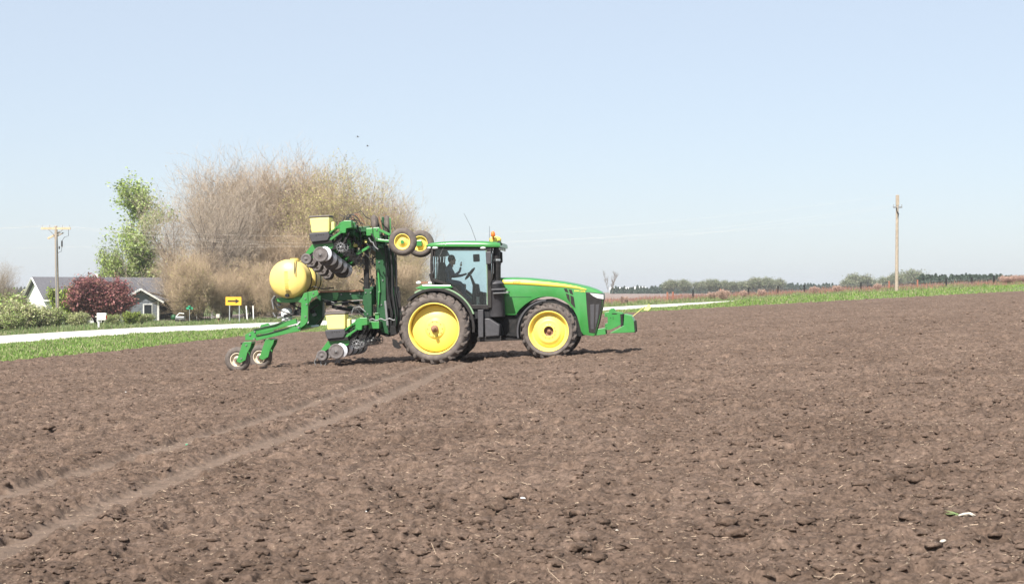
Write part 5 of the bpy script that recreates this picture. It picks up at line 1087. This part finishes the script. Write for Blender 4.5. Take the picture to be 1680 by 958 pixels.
# far white sheds on the horizon, left of the distant trees
for i, (px, w_, h_, lb_) in enumerate(((1024,22,2.9,'long low white farm shed on the horizon left of the far trees'),(1050,9,3.4,'smaller white farm shed right of the long one on the horizon'))):
    p = AT(px, 1150); p.z = 1.; e_ = tag(empty('farm_shed', p), lb_, 'shed'); W2 = w_/2
    MB().add([(-W2,0,0),(W2,0,0),(W2,12,0),(-W2,12,0),(-W2,0,h_),(W2,0,h_),(W2,12,h_),(-W2,12,h_),(-W2,6,h_+1.6),(W2,6,h_+1.6)], [(0,1,5,4),(1,2,6,9,5),(2,3,7,6),(3,0,4,8,7)]).build('wall', 'sidew', e_)
    MB().add([(-W2-.3,-.5,h_-.1),(W2+.3,-.5,h_-.1),(W2+.3,6,h_+1.7),(-W2-.3,6,h_+1.7),(W2+.3,12.5,h_-.1),(-W2-.3,12.5,h_-.1)], [(0,1,2,3),(3,2,4,5)]).build('roof', 'white', e_)
# white stones/bales at grass edge
for px, lb_ in ((1269,'white round stone in the grass below a fence post'),(1279,'smaller flat white stone right of the round one')):
    p = AT(px, 150); p.z = 2+(479-490)/F*150; o = MB().ball((0,0,0), .17, 10, (1.1,1,.8)).build('white_stone', 'white', None, loc=p); tag(o, lb_, 'stone')
# ------------------------------------------------------------------ birds
for (px, py), lb_ in (((587,225),'upper left of two tiny birds flying above the grove'),((603,240),'lower right of two tiny birds flying above the grove')):
    D = 90; loc = Vector(((px-840)/F*D, D, 2-(py-479)/F*D)); mm = MB(); mm.ball((0,0,0), .045, 8, (2.2,.8,.8)); mm.ball((.11,0,.015), .025, 6)
    mm.add([(-.05,0,.02),(.06,0,.02),(.02,.20,.09),(-.03,.2,.09),(-.06,.34,.05)], [(0,1,2,3),(3,2,4)]); mm.add([(-.05,0,.02),(.06,0,.02),(.02,-.2,.09),(-.03,-.2,.09),(-.06,-.34,.05)], [(0,1,2,3),(3,2,4)])
    mm.add([(-.09,-.02,0),(-.09,.02,0),(-.2,.04,0),(-.2,-.04,0)], [(0,1,2,3)]); b_ = mm.build('bird', 'greyl', None, loc=loc); b_.scale = (.7, .7, .7); tag(b_, lb_, 'bird')
# ------------------------------------------------------------------ bits lying on the soil
def soilz(x, y): return Gf(x, y)+float(soil_h(np.array([x]), np.array([y]))[0])
def gpt(px, py):
    for D in np.linspace(7, 60, 2000):
        x = (px-840)/F*D
        if 2-(py-479)/F*D <= Gf(x, D)+.03: return x, D
x, y = gpt(1582, 861); k = MB(); k.tube([(-.045,0,.012),(.0,.01,.022),(.045,0,.026),(.085,0,.012)], [.006,.010,.012,.003], 8); k.ball((.045,0,.02), .014, 8, (1.7,1,.9)); k.tube([(.0,.01,.02),(.03,-.02,.03),(.06,-.02,.01)], [.006,.005,.002], 6)
o = k.build('uprooted_plant', 'cream', None, loc=(x, y, soilz(x, y))); tag(o, 'pale uprooted plant with white roots lying on the soil at lower right', 'plant'); g2 = MB()
for i in range(7): a = rng.uniform(2.2, 4.2); g2.add([(-.04,0,.02),(-.04,.012,.025),(-.04+.11*math.cos(a),.08*math.sin(a),.02+.02*i % .05)], [(0,1,2)])
g2.build('leaves', mat('fresh_leaf', (.2,.28,.1), .6), o)
n_ = 0
for px, py, r_, m_, lb_ in ((858,824,.03,'white','largest white pebble, below the front wheel in the foreground'),(648,885,.02,'white','small white pebble at bottom left of centre'),(1012,884,.02,'cream','cream pebble in the foreground right of centre'),(1047,848,.025,'cream','cream pebble just above the foreground one right of centre'),
   (1547,901,.03,'cream','round pale pebble near the lower right corner'),(600,852,.02,'white','white pebble in the lower left foreground track'),(307,731,.035,'signg','small teal scrap of plastic beside the wheel tracks'),(950,792,.018,'rust','rusty brown stone in the middle foreground'),(1334,736,.02,'cream','pale pebble right of centre in the field'),(247,725,.02,'white','white pebble left of the teal scrap'),(206,648,.03,'white','white pebble in the left part of the field')):
    x, y = gpt(px, py); o = MB().ball((0,0,0), r_*.62, 6, (1.4,1,.6)).build('pebble' if m_ != 'signg' else 'plastic_scrap', m_, None, loc=(x, y, soilz(x, y)+r_*.35)); o.rotation_euler = (.1, .15, n_*.9); n_ += 1
    tag(o, lb_, 'stone' if m_ != 'signg' else 'scrap')
# ------------------------------------------------------------------ air
hz = MB().box(-3500, 3500, -60, 3500, -6, 26).build('haze', 'white', None); hz.data.materials.clear()
m = bpy.data.materials.new('haze_air'); m.use_nodes = True; n = m.node_tree.nodes; n.clear(); ou = n.new('ShaderNodeOutputMaterial'); pv_ = n.new('ShaderNodeVolumePrincipled')
pv_.inputs['Color'].default_value = (.93,.95,1,1); pv_.inputs['Density'].default_value = .00025; pv_.inputs['Anisotropy'].default_value = .2
m.node_tree.links.new(pv_.outputs[0], ou.inputs['Volume']); hz.data.materials.append(m); tag(hz, 'thin pale haze in the air', 'haze', kind='stuff')
